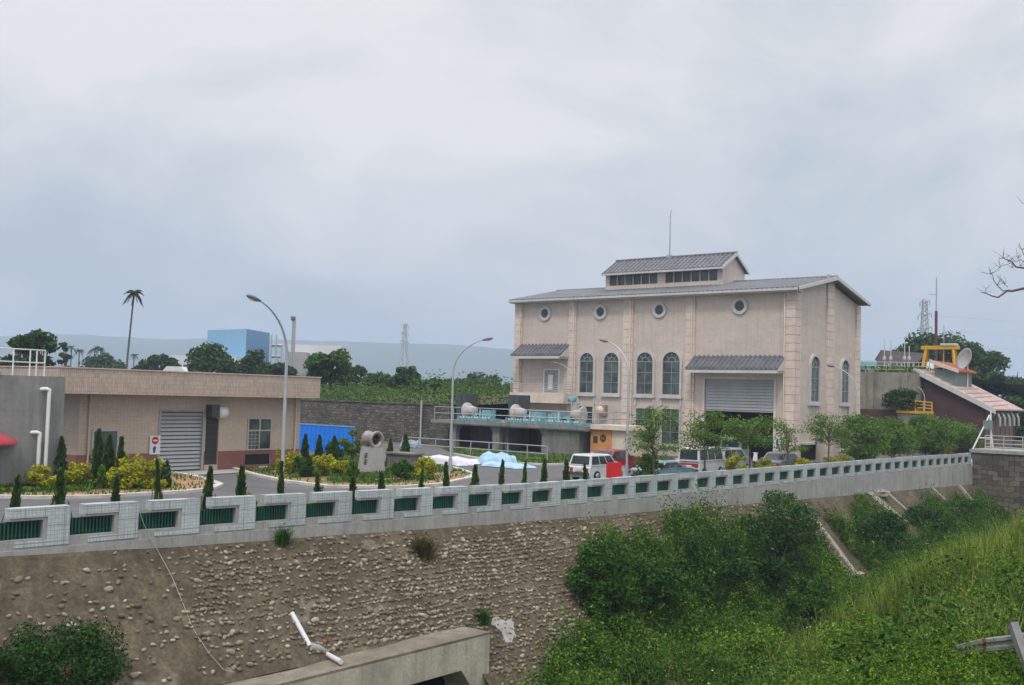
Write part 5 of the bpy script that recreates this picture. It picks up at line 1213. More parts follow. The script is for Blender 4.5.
# ------------------------------------------------------------------ pylons, factories, far things
def pylon(label, base, h, w, rz, arms):
    t = thing('lattice_pylon', label, 'pylon', base, 'power pylons'); b = np.array(base, float); m_ = MB(); ca, sa = math.cos(rz), math.sin(rz)
    def P_(x, y, z): return b + np.array([x * ca - y * sa, x * sa + y * ca, z])
    def hw(z): f_ = z / h; return w * (.5 - .38 * min(f_ / .62, 1)) if f_ < .62 else w * (.12 - .06 * (f_ - .62) / .38)
    zs = [0]
    while zs[-1] < h * .99: zs.append(min(h, zs[-1] + max(1.2, hw(zs[-1]) * 2.0)))
    C = [(-1, -1), (1, -1), (1, 1), (-1, 1)]; r = .0031 * h
    for a, c in zip(zs[:-1], zs[1:]):
        for i in range(4):
            x, y = C[i]; x2, y2 = C[(i + 1) % 4]; ha, hc = hw(a), hw(c)
            m_.tube([P_(x * ha, y * ha, a), P_(x * hc, y * hc, c)], r * 1.2, 4, cap=False)
            m_.tube([P_(x * ha, y * ha, a), P_(x2 * hc, y2 * hc, c)], r * .7, 3, cap=False); m_.tube([P_(x2 * ha, y2 * ha, a), P_(x * hc, y * hc, c)], r * .7, 3, cap=False)
            m_.tube([P_(x * hc, y * hc, c), P_(x2 * hc, y2 * hc, c)], r * .7, 3, cap=False)
    m_.build('tower', M['galv'], t)
    for f_, l in arms:
        z = h * f_; m_ = MB(); m_.box(b[0] - hw(z), b[0] + hw(z), b[1] - hw(z), b[1] + hw(z), b[2] + z - .12, b[2] + z + .12)
        for s in (-1, 1):
            for q in (-1, 1): m_.tube([P_(s * hw(z), q * hw(z), z), P_(s * l, 0, z + .1)], r * .8, 3)
            m_.tube([P_(s * hw(z), 0, z + h * .03), P_(s * l, 0, z + .1)], r * .8, 3); m_.tube([P_(s * l, 0, z), P_(s * l, 0, z - h * .035)], r * 1.2, 4)
        m_.build('cross_arm', M['galv'], t)
    return t
p = at(403, 390, d=400); pylon('slim lattice pylon standing left of the hall against the hazy ridge', (p[0], p[1], 0), 31, 7.5, .3, [(.98, 3), (.88, 3.4), (.78, 3.4)])
p = at(924, 400, d=300); pylon('lattice pylon with four arms behind the portal crane and big tree', (p[0], p[1], 0), 35.5, 8, .75, [(.985, 3), (.88, 4.2), (.77, 4.4), (.66, 4.6)])
def far_box(px0, px1, pyt, d, depth, z0=0.0):
    a = at(px0, pyt, d=d); b = at(px1, pyt, d=d); dirn = unit((b - a) * np.array([1, 1, 0])); back = np.array([-dirn[1], dirn[0], 0]); back = back if back @ _fw > 0 else -back
    z = (a[2] + b[2]) / 2; q = [a, b, b + back * depth, a + back * depth]
    return [(p_[0], p_[1], z0) for p_ in q], [(p_[0], p_[1], z) for p_ in q], dirn, back
def face_windows(m_, b, t_, rows, cols, f0=(.08, .92), g0=(.2, .85), th=.15):
    a, c = np.array(b[0]), np.array(b[1]); z0, z1 = b[0][2], t_[0][2]; dn = unit(c - a); nr = np.array([dn[1], -dn[0], 0]); nr = nr if nr @ _fw < 0 else -nr
    for i in range(rows):
        for j in range(cols):
            s0 = f0[0] + (f0[1] - f0[0]) * (j + .12) / cols; s1 = f0[0] + (f0[1] - f0[0]) * (j + .88) / cols
            h0 = z0 + (z1 - z0) * (g0[0] + (g0[1] - g0[0]) * (i + .2) / rows); h1 = z0 + (z1 - z0) * (g0[0] + (g0[1] - g0[0]) * (i + .75) / rows)
            q = [a + (c - a) * s0, a + (c - a) * s1]; m_.hexa([(*(q[0])[:2], h0), (*(q[1])[:2], h0), (*(q[1] + nr * th)[:2], h0), (*(q[0] + nr * th)[:2], h0)], [(*(q[0])[:2], h1), (*(q[1])[:2], h1), (*(q[1] + nr * th)[:2], h1), (*(q[0] + nr * th)[:2], h1)])
fb = thing('blue_factory', 'big boxy blue factory block beyond the pump house roof', 'factory', (*at(238, 380, d=350)[:2], 0))
A0 = at(207.5, 333, d=365); A1 = at(246.5, 331.5, d=350); A2 = at(270, 331, d=372); zf = 24.5
def vbox(m_, pts, z0, z1): m_.hexa([(p[0], p[1], z0) for p in pts], [(p[0], p[1], z1) for p in pts])
bk = _fw * 28
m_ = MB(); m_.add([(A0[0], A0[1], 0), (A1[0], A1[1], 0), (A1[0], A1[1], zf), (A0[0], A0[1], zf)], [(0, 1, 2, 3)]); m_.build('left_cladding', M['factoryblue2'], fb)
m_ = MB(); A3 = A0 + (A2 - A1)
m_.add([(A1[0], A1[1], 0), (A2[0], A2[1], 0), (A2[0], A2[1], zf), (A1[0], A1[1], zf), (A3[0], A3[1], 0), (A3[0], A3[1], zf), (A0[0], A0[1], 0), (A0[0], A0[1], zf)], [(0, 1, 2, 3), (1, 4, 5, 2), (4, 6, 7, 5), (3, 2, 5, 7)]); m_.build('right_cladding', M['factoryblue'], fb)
m_ = MB()
for f_ in (.1, .35, .6, .85):
    q = A0 + (A2 - A0) * f_; m_.tube([(q[0], q[1], zf), (q[0], q[1], zf + 1.4)], .2, 5)
m_.build('roof_vent', M['factorywhite'], fb)
fr_ = thing('steel_frame_tower', 'grey open steel frame attached to the right of the blue factory', 'frame tower', (*at(277, 380, d=372)[:2], 0)); m_ = MB()
for x in (271.5, 276.5, 282):
    for dd in (366, 376):
        q = at(x, 340, d=dd); m_.tube([(q[0], q[1], 0), (q[0], q[1], 23.5 if x < 280 else 20)], .35, 4)
for z in (8, 12, 16, 20):
    for dd in (366, 376):
        a, b = at(271, 350, d=dd), at(282.5, 350, d=dd); m_.tube([(a[0], a[1], z), (b[0], b[1], z)], .35, 4)
m_.build('frame', M['galv'], fr_)
b, t_, _, _ = far_box(287, 342, 345, 380, 25); fw2 = thing('white_factory', 'long pale grey factory building right of the blue block', 'factory', b[0])
m_ = MB(); m_.hexa(b, t_); m_.build('wall', M['factorywhite'], fw2); m_ = MB(); face_windows(m_, b, t_, 1, 3, (.3, .72), (.55, .9)); m_.build('window', M['darkgrey'], fw2)
b, t_, _, _ = far_box(288, 306, 352, 372, 12); m_ = MB(); m_.hexa(b, t_); m_.build('annexe', M['concframe'], fw2)
b, t_, _, _ = far_box(171, 236, 356, 340, 30); fw3 = thing('low_white_factory', 'low white factory sheds in front of the blue block', 'factory', b[0]); m_ = MB(); m_.hexa(b, t_); m_.build('wall', M['factorywhite'], fw3)
m_ = MB(); face_windows(m_, b, t_, 3, 8); m_.build('window', M['darkgrey'], fw3)
b, t_, _, _ = far_box(162, 185, 368.6, 130, 8); wh = thing('white_hut', 'small building with a bright white gabled roof beyond the pump house', 'hut', b[0]); m_ = MB(); m_.hexa(b, [(q[0], q[1], q[2] - .4) for q in t_]); m_.build('wall', M['factorywhite'], wh)
m_ = MB(); q = [np.array(p_) for p_ in t_]; mid0, mid1 = q[0] + (q[1] - q[0]) * .2, q[0] + (q[1] - q[0]) * .8
m_.hexa([tuple(p_ - np.array([0, 0, .39])) for p_ in q], [tuple(q[0] * .8 + q[1] * .2 + np.array([0, 0, .28])), tuple(q[1] * .8 + q[0] * .2 + np.array([0, 0, .28])), tuple(q[2] * .8 + q[3] * .2 + np.array([0, 0, .28])), tuple(q[3] * .8 + q[2] * .2 + np.array([0, 0, .28]))]); m_.build('roof', M['white'], wh)
ch = thing('chimney', 'slim twin-tube factory chimney with a dark cap behind the first street lamp', 'chimney', (*at(294, 370, d=360)[:2], 0)); q = at(293.2, 318, d=360); q2 = at(295.2, 320, d=360)
m_ = MB(); m_.tube([(q[0], q[1], 0), (q[0], q[1], q[2])], .32, 8); m_.tube([(q2[0], q2[1], 0), (q2[0], q2[1], q2[2])], .3, 8); m_.build('flue', M['conc'], ch); m_ = MB(); m_.lathe([(.4, -1.0), (.85, -.6), (.85, .4), (.4, .6)], q, n=10); m_.build('cap', M['darkgrey'], ch)
p = at(341, 360, d=300); m_ = MB(); m_.tube([(p[0], p[1], 0), (p[0], p[1], 17)], [.35, .2], 6); tag(m_.build('utility_pole', M['galv']), 'thin grey pole right of the pale grey factory', 'pole')
p = at(500, 388, d=260); b, t_, _, _ = far_box(487, 503, 386, 260, 8); hh = thing('farm_house', 'tiny white-roofed house among far trees left of the hall', 'house', b[0]); m_ = MB(); m_.hexa(b, t_); m_.build('wall', M['factorywhite'], hh)
q = [np.array(p_) for p_ in t_]; m_ = MB(); m_.hexa(t_, [tuple((q[0] + q[3]) / 2 + np.array([0, 0, 1.2])), tuple((q[1] + q[2]) / 2 + np.array([0, 0, 1.2])), tuple((q[1] + q[2]) / 2 + np.array([0, 0, 1.21]) + _fw * .1), tuple((q[0] + q[3]) / 2 + np.array([0, 0, 1.21]) + _fw * .1)]); m_.build('roof', M['greytrim'], hh)

pl_ = thing('power_line', 'faint power cables running right from the pylon behind the big tree', 'power line', at(924, 330, d=300))
for z_, s_ in ((31.2, 4.2), (27.3, 4.4), (23.4, 4.6)):
    q0 = at(924, 400, d=300) * np.array([1, 1, 0]) + np.array([0, 0, z_]); q1 = q0 + _rt * 260 - _fw * 60; m_ = MB()
    m_.tube([q0 + (q1 - q0) * f_ - np.array([0, 0, 22 * f_ * (1 - f_)]) for f_ in np.linspace(0, 1, 12)], .03, 4); m_.build('cable', M['galv'], pl_)
# hazy ridge: real hills 2.6 km away
px_ = [-500, -200, 0, 60, 200, 300, 400, 470, 520, 600, 700, 820, 960, 1100, 1300, 1700]
py_ = [352, 340, 336, 336.5, 338, 340.5, 343, 345, 349, 356, 368, 385, 398, 405, 412, 425]
xs = np.linspace(-500, 1700, 220); rows = []
gq = np.random.default_rng(12); rough = np.convolve(gq.normal(size=240), np.ones(9) / 9, 'same')[:220] * 6
for f_, hh_, dd in ((0, 0, 2300), (.5, .45, 2450), (.85, .8, 2600), (1, 1, 2750), (1.2, .7, 3000), (1.5, 0, 3500)):
    row = []
    for x, rg in zip(xs, rough):
        y = np.interp(x, px_, py_); top = at(x, y, d=2750)[2]; p = at(x, y, d=dd); z = max(top, 0) * hh_ + rg * hh_ + (5 * math.sin(x * .11 + dd) if 0 < hh_ < 1 else 0); row.append((p[0], p[1], max(z, -3)))
    rows.append(row)
n = len(xs); m_ = MB(); i, j = np.meshgrid(np.arange(5), np.arange(n - 1), indexing='ij'); a = (i * n + j).ravel()
m_.addnp(np.array(rows).reshape(-1, 3), np.stack([a, a + 1, a + n + 1, a + n], 1), 0, True); structure('hills', m_, M['mountain'])
# ------------------------------------------------------------------ planting by the fence
con_px = [13, 58, 112, 160, 205, 241, 281, 319, 353, 382, 419, 446.5, 474, 500, 523, 543, 566, 586]
con_top = [478, 472, 476, 462, 469, 467, 463, 474, 478, 474, 470, 463, 466, 461, 462, 460, 461, 464]
protos = [conifer('young_conifer', 'x', (0, 0, -50), 2.0, .25, s, 'young conifers along the fence', stakes=(s < 2)) for s in range(5)]
for i, (x, y) in enumerate(zip(con_px, con_top)):
    p = at(x, 500, v=27.45 + .12 * math.sin(i * 2.1)); tz = at(x, y, v=27.45)[2]
    sc = tz / 2.0; pr_ = protos[i % 2] if i < 5 else protos[2 + i % 3]
    end = 'from the left end of the fence row' if i < 9 else 'counting right to left along the fence row'
    lb = f'slim young columnar conifer behind the fence, {ORD[i]} from the left in its row'
    wv = (1.0 + .25 * math.sin(i * 1.7)) * (.85 if i > 8 else .88)
    dup(pr_, (p[0], p[1], 0), i * 1.3, (wv, wv, sc), lb).rotation_euler = (.05 * math.sin(i * 2.7), .06 * math.sin(i * 1.9 + 1), i * 1.3)
for pr_ in protos:
    for c_ in list(pr_.children): bpy.data.objects.remove(c_)
    bpy.data.objects.remove(pr_)
# conifers near the pump house, in the bed and by the hoarding
def con_at(x, yb, yt, wpx, d, label, seed, z=0.05, mat=None):
    p = at(x, yb, d=d); h = (yb - yt) * d / FPX; conifer('garden_conifer', label, (p[0], p[1], z), at(x, yt, d=d)[2] - z, wpx * d / FPX * .72, seed, 'garden conifers by the pump house', 1600, mat=mat)
con_at(3, 485, 447, 12, 45, 'dark conifer under the red parasol by the concrete tank', 21)
con_at(60, 478, 438, 13, 46.5, 'leaning pointed conifer at the corner of the concrete tank', 22)
con_at(97, 474, 430, 13, 47, 'tall dark conifer left of the pump house side door', 23)
con_at(108, 474, 436, 14, 46.8, 'dense conifer right in front of the pump house side door', 24)
con_at(120, 474, 438, 8, 46.5, 'thin conifer just right of the pump house side door', 25)
con_at(305, 452, 435, 8, 67, 'first small conifer in front of the blue hoarding from its left end', 26); con_at(319, 453, 436, 8, 66, 'second small conifer in front of the blue hoarding', 27)
con_at(334, 455, 437, 8, 65, 'third small conifer in front of the blue hoarding', 28); con_at(390, 458, 440, 8, 63, 'small rusty conifer right of the turbine wheel', 29, mat=leafmat('rusty_conifer_leaf', (.09, .06, .015), (.20, .15, .03)))
con_at(405, 462, 435, 12, 62, 'broad conifer on the flower bed between turbine wheel and street lamp', 30)
tree('leafy_tree', 'bushy young tree between the blue hoarding and the turbine wheel', (*at(352, 462, d=62)[:2], 0), 2.6, .75, G_TREE, 41, 2200, .14, .15, .06, 14)
def shrub(x, yb, yt, wpx, d, label, mat, seed, leaf=.13, n=2600, name='garden_shrub', z=.05):
    p = at(x, yb, d=d); h = (yb - yt) * d / FPX; r = wpx / 2 * d / FPX * (1.2 if mat is G_YEL else 1.0)
    return bush_at(name, label, 'shrub', (p[0], p[1], z), (r, r * .9, max(.3, (at(x, yt, d=d)[2] - z) / 1.75)), n, leaf, mat, seed, group='garden shrubs')
shrub(44, 486, 466, 30, 45, 'golden shrub left of two beneath the tank overflow pipes', G_YEL, 51)
shrub(76, 486, 463, 28, 45.5, 'golden shrub in front of the pump house corner', G_YEL, 52)
shrub(100, 486, 467, 14, 45, 'sparse brownish shrub between two groups of golden shrubs', G_WEED, 53, n=900)
shrub(128, 478, 452, 24, 47.5, 'golden shrub close to the pump house wall by the no-entry board', G_YEL, 54)
shrub(125, 486, 461, 28, 45.2, 'big golden shrub in front of the pump house side door', G_YEL, 55); shrub(152, 486, 460, 30, 45.6, 'big golden shrub nearest the pump house shutter', G_YEL, 56)
shrub(166, 484, 462, 12, 46, 'dark leafy shrub at the end of the golden shrubs', G_BUSH, 57, n=1200)
shrub(287, 470, 449, 26, 56, 'golden shrub behind the tall left street lamp', G_YEL, 58); shrub(303, 476, 455, 24, 54, 'dark green round shrub right of the tall left street lamp', G_BUSH, 59)
shrub(322, 474, 455, 22, 55, 'golden shrub in the flower bed before the blue hoarding', G_YEL, 60); shrub(340, 474, 459, 20, 56, 'low golden shrub left of the turbine pedestal', G_YEL, 61)
shrub(352, 478, 461, 14, 54, 'low mixed shrub at the foot of the turbine pedestal', G_WEED, 62); shrub(402, 476, 462, 26, 54, 'low grassy shrub right of the turbine pedestal', G_BUSH, 63); shrub(425, 474, 458, 22, 55.5, 'yellowish shrub near the middle street lamp', G_YEL, 64)
shrub(335, 456, 440, 24, 66, 'green shrub against the foot of the blue hoarding', G_BUSH, 65)
for q, (x, yt, w) in enumerate([(250, 494, 13), (300, 493, 12), (322, 488, 14), (86, 508, 10)]): shrub(x, 515, yt, w, float((at(x, 500, v=27.5) - CAM) @ _fw), ['small golden shrub behind the fence left of the tall street lamp', 'small golden shrub behind the fence right of the tall street lamp', 'tall pale grassy shrub behind the fence before the flower bed', 'tiny golden shrub peeping over the fence near its left end'][q], G_YEL if q != 2 else G_WEED, 70 + q, .1, 900)
for q, (x, yt, w) in enumerate([(736, 455, 24), (765, 458, 26), (800, 458, 26), (838, 455, 30)]):
    p = at(x, 470, v=28.0); shrub(x, 470, yt, w, float((p - CAM) @ _fw), ['golden hedge shrub in front of the lorry behind the fence', 'golden hedge shrub left of the small thin tree', 'low golden hedge shrub below the louvre', 'golden hedge shrub below the corner lower window'][q], G_YEL, 80 + q, .14, 2200)
# street trees before the hall
for q, (x, h, cr, n, nl, lay, lb) in enumerate([
    (655, 4.2, 1.9, 3600, 22, True, 'thin layered street tree with a bare lower trunk before the lower windows'),
    (705, 4.1, 1.75, 4600, 24, True, 'layered street tree in front of the left jamb of the garage opening'),
    (750, 4.2, 1.8, 6000, 26, False, 'leafy street tree in front of the garage opening'),
    (788, 3.4, 1.45, 2200, 18, True, 'sparse thin street tree in front of the hall corner'),
    (828, 4.1, 1.7, 4000, 22, True, 'layered street tree before the narrow end wall of the hall'),
    (862, 4.3, 2.2, 7000, 26, False, 'dense street tree covering the end corner of the hall'),
    (893, 4.3, 2.5, 9000, 28, False, 'broad dense street tree left of the far street lamp'),
    (925, 4.2, 2.5, 9000, 28, False, 'broad dense street tree right of the far street lamp'),
    (958, 3.9, 2.3, 8000, 26, False, 'last dense street tree beside the walkway railing')]):
    p = at(x, 470, v=27.9 if q < 5 else 28.8)
    tree('street_tree', lb, (p[0], p[1], -.1 if q < 5 else -.3), h, cr * 1.1, G_TREE, 100 + q, int(n * (.6 if q < 5 else 1.35)), .135 if q < 5 else .18, .44 if q < 5 else .18, .06, nl, 'street trees before the hall', .55 if lay else .75, lay)
shrub(650, 478, 455, 34, 54.5, 'dense low shrub under the first thin layered street tree', G_TREE, 91, .15, 2600)

# ------------------------------------------------------------------ trees behind
def bgtree(x, yt, wpx, d, label, mat, seed, zb=0., n=3500, nl=20, th=.25, flat=.8, leaf=None, group='trees beyond the yard'):
    p = at(x, 400, d=d); top = at(x, yt, d=d)[2]; cr = wpx / 2 * d / FPX * 1.22; top += .12 * (top - zb)
    return tree('background_tree', label, (p[0], p[1], zb), top - zb, cr, mat, seed, n, leaf or max(.35, d * .0042), th, .05 * cr + .1, nl, group, flat)
bgtree(14, 330, 34, 85, 'dark tree behind the tank railing at the left edge', G_TREED, 201, n=4200); bgtree(38, 330, 34, 90, 'dark tree behind the tank railing, right one of the pair', G_TREED, 202, n=4200)
bgtree(62, 348, 12, 150, 'small pointed dark tree behind the end of the tank railing', G_TREED, 203, n=1500); bgtree(100, 355, 38, 210, 'low hazy round tree left of the tall palm', G_TREED, 204, n=2500)
bgtree(148, 355, 28, 160, 'dark tree behind the pump house roof right of the tall palm', G_TREED, 205); bgtree(166, 357, 22, 165, 'dark tree merging with its neighbour behind the white hut', G_TREED, 206, n=2500)
bgtree(208, 346, 46, 125, 'spreading feathery tree in front of the blue factory', G_TREED, 207, n=4200); bgtree(250, 357, 34, 140, 'round dark tree below the blue factory corner', G_TREED, 208); bgtree(278, 357, 36, 140, 'round dark tree behind the pump house roof end', G_TREED, 209)
bgtree(330, 353, 42, 112, 'tall bright green tree on the terrace beyond the pump house', G_TREEB, 210, 4.0, 6000, 26); bgtree(405, 371, 30, 125, 'round dark tree on the terrace below the pylon', G_TREED, 211, 4.2, 4500, 20, .1)
bgtree(355, 368, 18, 140, 'small feathery tree right of the bright green tree', G_PALM, 212, 4.5, 1200, 12); bgtree(378, 377, 26, 135, 'low bush-like tree left of the round dark tree', G_TREEB, 213, 4.5, 2000, 14)
bgtree(432, 381, 26, 118, 'bright low tree right of the round dark tree', G_TREEB, 214, 4.5, 2600, 16, .05); bgtree(458, 379, 34, 190, 'hazy tree behind the middle street lamp', G_TREED, 215, 3, 2600); bgtree(482, 378, 34, 210, 'hazy tree left of the hall balcony', G_TREED, 216, 3, 2600); bgtree(503, 388, 22, 130, 'bright shrub-like tree beside the hall balcony', G_TREEB, 217, 4.3, 2200)
bgtree(935, 341, 62, 150, 'big dark tree behind the portal crane', G_TREED, 220, 7.8, 8000, 30); bgtree(972, 350, 56, 150, 'big dark tree behind the satellite dish', G_TREED, 221, 7.6, 8000, 28); bgtree(985, 372, 40, 140, 'dark tree behind the lower pink roof', G_TREED, 222, -.6, 5000)
bgtree(1018, 369, 34, 175, 'hazy dark tree at the right edge beyond the maroon house', G_TREED, 223, 0, 4500); bgtree(1012, 402, 44, 128, 'dark bushy tree right behind the pink roof corner', G_TREED, 224, 0, 5500, 22, .1); bgtree(905, 373, 22, 118, 'green bush on the terrace left of the portal crane', G_TREED, 225, 7.5, 2000, 12, .1)
p = at(903, 398, u=103.6); bush_at('wall_shrub', 'dark shrub overhanging the concrete wall left of the maroon house', 'shrub', (103.3, p[1], 4.4), (1.0, 2.1, 1.0), 2600, .28, G_TREED, 95, 22)
def palm(label, x, yt, yb, d, cr, seed, lean=(0, 0), n=14, tr=.16):
    t = thing('palm_tree', label, 'palm', (*at(x, 400, d=d)[:2], 0), 'palms beyond the pump house'); b = np.array(t.location); top = at(x, yt, d=d); g = np.random.default_rng(seed)
    h = top[2] - cr * .55; e = np.array([b[0] + lean[0] * _rt[0], b[1] + lean[0] * _rt[1], h])
    m_ = MB(); m_.tube([b, b * .5 + e * .5 + _rt * lean[0] * -.12, e], [tr * 1.2, tr, tr * .8], 7); m_.build('trunk', M['barkgrey'], t); m_ = MB()
    for q in range(n):
        a = 2.4 * q + g.normal() * .2; el_ = g.uniform(-.9, 1.35); L = cr * g.uniform(.8, 1.2); pts = []; dr = np.array([math.cos(a), math.sin(a), 0])
        for s in np.linspace(0, 1, 7): pts.append(e + dr * L * s * math.cos(el_ * (1 - s * .5)) + np.array([0, 0, L * (math.sin(el_) * s - .75 * s * s)]))
        m_.tube(pts, [.05] * 6 + [.02], 3)
        for i in range(1, 7):
            for sd in (-1, 1):
                for k_ in range(3):
                    c_ = pts[i-1] + (pts[i] - pts[i-1]) * (k_ + .5) / 3; w_ = np.array([-dr[1], dr[0], 0]) * sd; l_ = L * .36 * (1 - abs(i / 6 - .4)); tip = c_ + w_ * l_ * .75 + dr * l_ * .5 - np.array([0, 0, l_ * .5]); ww = dr * L * .045
                    m_.add([c_ - ww, c_ + ww, tip + ww * .3, tip - ww * .3], [(0, 1, 2, 3)])
    m_.build('crown', G_PALM, t)
palm('tall slender leaning palm rising above the pump house roof', 123.5, 287, 367, 140, 1.22, 1, (.75, 0), 34, .14)
for q, (x, yt) in enumerate([(69, 344), (77, 347), (92.5, 344), (98.5, 346), (132, 352)]):
    palm(['tiny far palm, leftmost of the far row over the hazy trees', 'tiny far palm just right of the leftmost far palm', 'fuller far palm in the middle of the far row', 'thin dark far palm right of the fuller one', 'low thin palm right beside the tall slender palm trunk'][q], x, yt, 372, 300, 2.2 if q == 2 else 1.5, 10 + q, (0, 0), 12, .2)
# bare tree by the near bank, reaching in from the right
bt = thing('bare_tree', 'bare leafless tree whose thin twigs reach into the sky at upper right', 'tree', (*at(1135, 500, d=25)[:2], -.9)); m_ = MB(); tb_ = np.array(bt.location)
D_ = 25.; Q = lambda x, y, dd=0: at(x, y, d=D_ + dd)
m_.tube([tb_ - np.array([0, 0, .3]), tb_ + np.array([.1, 0, 3]), Q(1128, 360), Q(1110, 300), Q(1090, 245), Q(1060, 190)], [.2, .16, .13, .10, .07, .03], 8)
gq = np.random.default_rng(5)
def br(path, r0, r1): m_.tube([Q(*p_) for p_ in path], list(np.linspace(r0, r1, len(path))), 5)
br([(1110, 300), (1070, 292), (1040, 287), (1024, 288.5), (1013, 291), (1007, 291), (998, 297.5), (992, 296), (986, 293.5), (980, 292)], .05, .006)
br([(1013, 291), (1008, 290, .1), (1003, 291), (997, 285), (994, 281), (992.5, 274.5), (985, 273), (981, 272)], .016, .005)
br([(1110, 300), (1070, 285), (1040, 272), (1024, 268), (1016, 267), (1012, 262), (1003, 258), (999, 259)], .04, .006); br([(1012, 263), (1008, 264), (1001, 266), (998, 270)], .009, .004); br([(1040, 272), (1030, 262), (1024, 255), (1021, 248), (1018, 244)], .014, .004)
br([(1008, 287), (1004, 284), (1000, 278), (1000, 274)], .008, .004); br([(992.5, 274.5), (989, 270), (990, 266)], .006, .003)
tips = [(1008, 262), (1018, 258), (1003, 258), (1020, 266), (997, 285), (990, 274), (1022, 250), (1012, 268), (985, 293), (1005, 284), (1016, 262), (1000, 268), (1024, 262)]
for tx, ty in tips:
    for _ in range(4):
        a = gq.uniform(-2.6, -.2); l_ = gq.uniform(5, 12); pth = [(tx, ty), (tx + l_ * .5 * math.cos(a) , ty + l_ * .5 * math.sin(a), gq.normal() * .1), (tx + l_ * math.cos(a + gq.normal() * .4), ty + l_ * math.sin(a), gq.normal() * .2)]; br(pth, .006, .003)
for _ in range(40):
    tx, ty = gq.uniform(1030, 1120), gq.uniform(200, 300); a = gq.uniform(-3, 0); br([(tx, ty), (tx + 9 * math.cos(a), ty + 9 * math.sin(a)), (tx + 17 * math.cos(a + .3), ty + 17 * math.sin(a + .3))], .008, .003)
m_.build('branches', M['barkgrey'], bt)

# ------------------------------------------------------------------ channel growth
def frame_mask(P, margin=40):
    q = P - CAM; z = q @ _f; return (z > 1) & (np.abs(q @ _r / z * FPX) < 512 + margin) & (np.abs(q @ _u / z * FPX) < 342 + margin)
def weeds(n, g, region, hmin, hmax, leaf, lpp, mat, vary=False, slim=1.):
    Ps = region(n, g); Ps = Ps[frame_mask(Ps + np.array([0, 0, .5]), 90)]; n = len(Ps); h = g.uniform(hmin, hmax, n) * (1 + .4 * np.sin(Ps[:, 0] * .55 + 1) * np.sin(Ps[:, 1] * .8) + .3 * np.sin(Ps[:, 0] * 1.7 + Ps[:, 1] * 1.1))
    h = h * np.clip(.35 + 1.0 * nf(Ps[:, 0], Ps[:, 1]) * (.5 + .8 * nf2(Ps[:, 0], Ps[:, 1])), .35, 1.5) if vary else h
    k = np.repeat(np.arange(n), lpp); f_ = g.uniform(.1, 1, len(k)); a = g.uniform(0, 6.283, len(k)); r = slim * (.10 + .26 * g.uniform(0, 1, len(k))) * (1.15 - f_ * .6) * h[k]
    lean = g.normal(size=(n, 2)) * .15
    P_ = Ps[k] + np.stack([np.cos(a) * r + lean[k, 0] * f_ * h[k], np.sin(a) * r + lean[k, 1] * f_ * h[k], f_ * h[k] + g.normal(size=len(k)) * .03], 1)
    out = np.stack([np.cos(a), np.sin(a), np.zeros(len(k))], 1) * .5
    return leaves(P_, leaf, .42, .7, out, g), Ps, h
def clear(u, v): return ((u - 17.3) ** 2 + (v - 4.4) ** 2 > 2.6 ** 2) & ~((u < 19) & (v < 5.6))
def nf(u, v):
    return .5 + .5 * np.sin(1.5 * u + .9 * v + 2 * np.sin(.6 * v)) * np.sin(1.9 * v - .8 * u + 1.6 * np.sin(.45 * u))
def nf2(u, v):
    return .5 + .5 * np.sin(.55 * u - .7 * v + 1.5 * np.sin(.3 * v + 1)) * np.sin(.8 * v + .35 * u + 2)
def clump(P_, lo, f=nf): return P_[f(P_[:, 0], P_[:, 1]) > lo]
def reg_bed(n, g):
    u = 18 + 80 * g.uniform(0, 1, n) ** 1.25; v = g.uniform(3.5, 21.6, n); k = clear(u, v); u, v = u[k], v[k]; return np.stack([u, v, zbed(u, v)], 1)
g = np.random.default_rng(31); mb = MB(); (V, F), wp, wh_ = weeds(15000, g, lambda n, g: clump(reg_bed(n, g), .36), .7, 1.55, .09, 36, None, True); mb.addnp(V, F)
tag(mb.build('undergrowth', G_WEED), kind='stuff')
mb = MB(); (V, F), _, _ = weeds(9000, g, reg_bed, .15, .5, .12, 22, None); mb.addnp(V, F); tag(mb.build('gap_shade_creeper', G_BUSHD), kind='stuff')  # low dark leaves put shade into the gaps between taller weeds
mb = MB(); (V, F), _, _ = weeds(4200, g, lambda n, g: clump(reg_bed(n, g), .45, nf2), .9, 1.9, .085, 40, None, False, .55); mb.addnp(V, F); tag(mb.build('tall_weeds', leafmat('tall_weed_leaf', (.028, .080, .009), (.13, .26, .03), (.32, .29, .11), .02, trans=.18)), kind='stuff')
mb = MB(); (V, F), _, _ = weeds(4800, g, lambda n, g: (lambda P_: P_[(np.sin(P_[:, 0] * .35 + P_[:, 1] * .5) + np.sin(P_[:, 0] * .8 - 1)) > .1])(reg_bed(n, g)), .5, 1.3, .17, 30, None); mb.addnp(V, F)
tag(mb.build('broad_leaved_weeds', G_BUSH), kind='stuff')
def reg_bank(n, g):
    u = 25 + 73 * g.uniform(0, 1, n) ** 1.3; t = g.uniform(.7, 6.5, n)
    u0 = np.interp(t, [1.2, 1.8, 2.6, 3.7, 5.0, 6.5], [38, 36.5, 34.5, 33, 29.5, 27]); gap = (u > 53) & (u < 62) & (t < 1.7) | (u >= 62) & (t < 1.45 + .4 * np.sin(u * .9)) | (u > 58.6) & (u < 61.9) & (t < 4.9) | (u > 72) & (u < 77) & (t < 3.2)
    k = (u > u0 + .8 * np.sin(t * 2.2)) & (t > 1.0 + .45 * np.sin(u * .8) + .3 * np.sin(u * 2.1)) & ~gap
    u, t = u[k], t[k]; v = FV - t; z = np.maximum(zbank(u) - t, np.where(v < 21.8, zbed(u, np.minimum(v, 21.8)), -99)); return np.stack([u, v, z], 1)
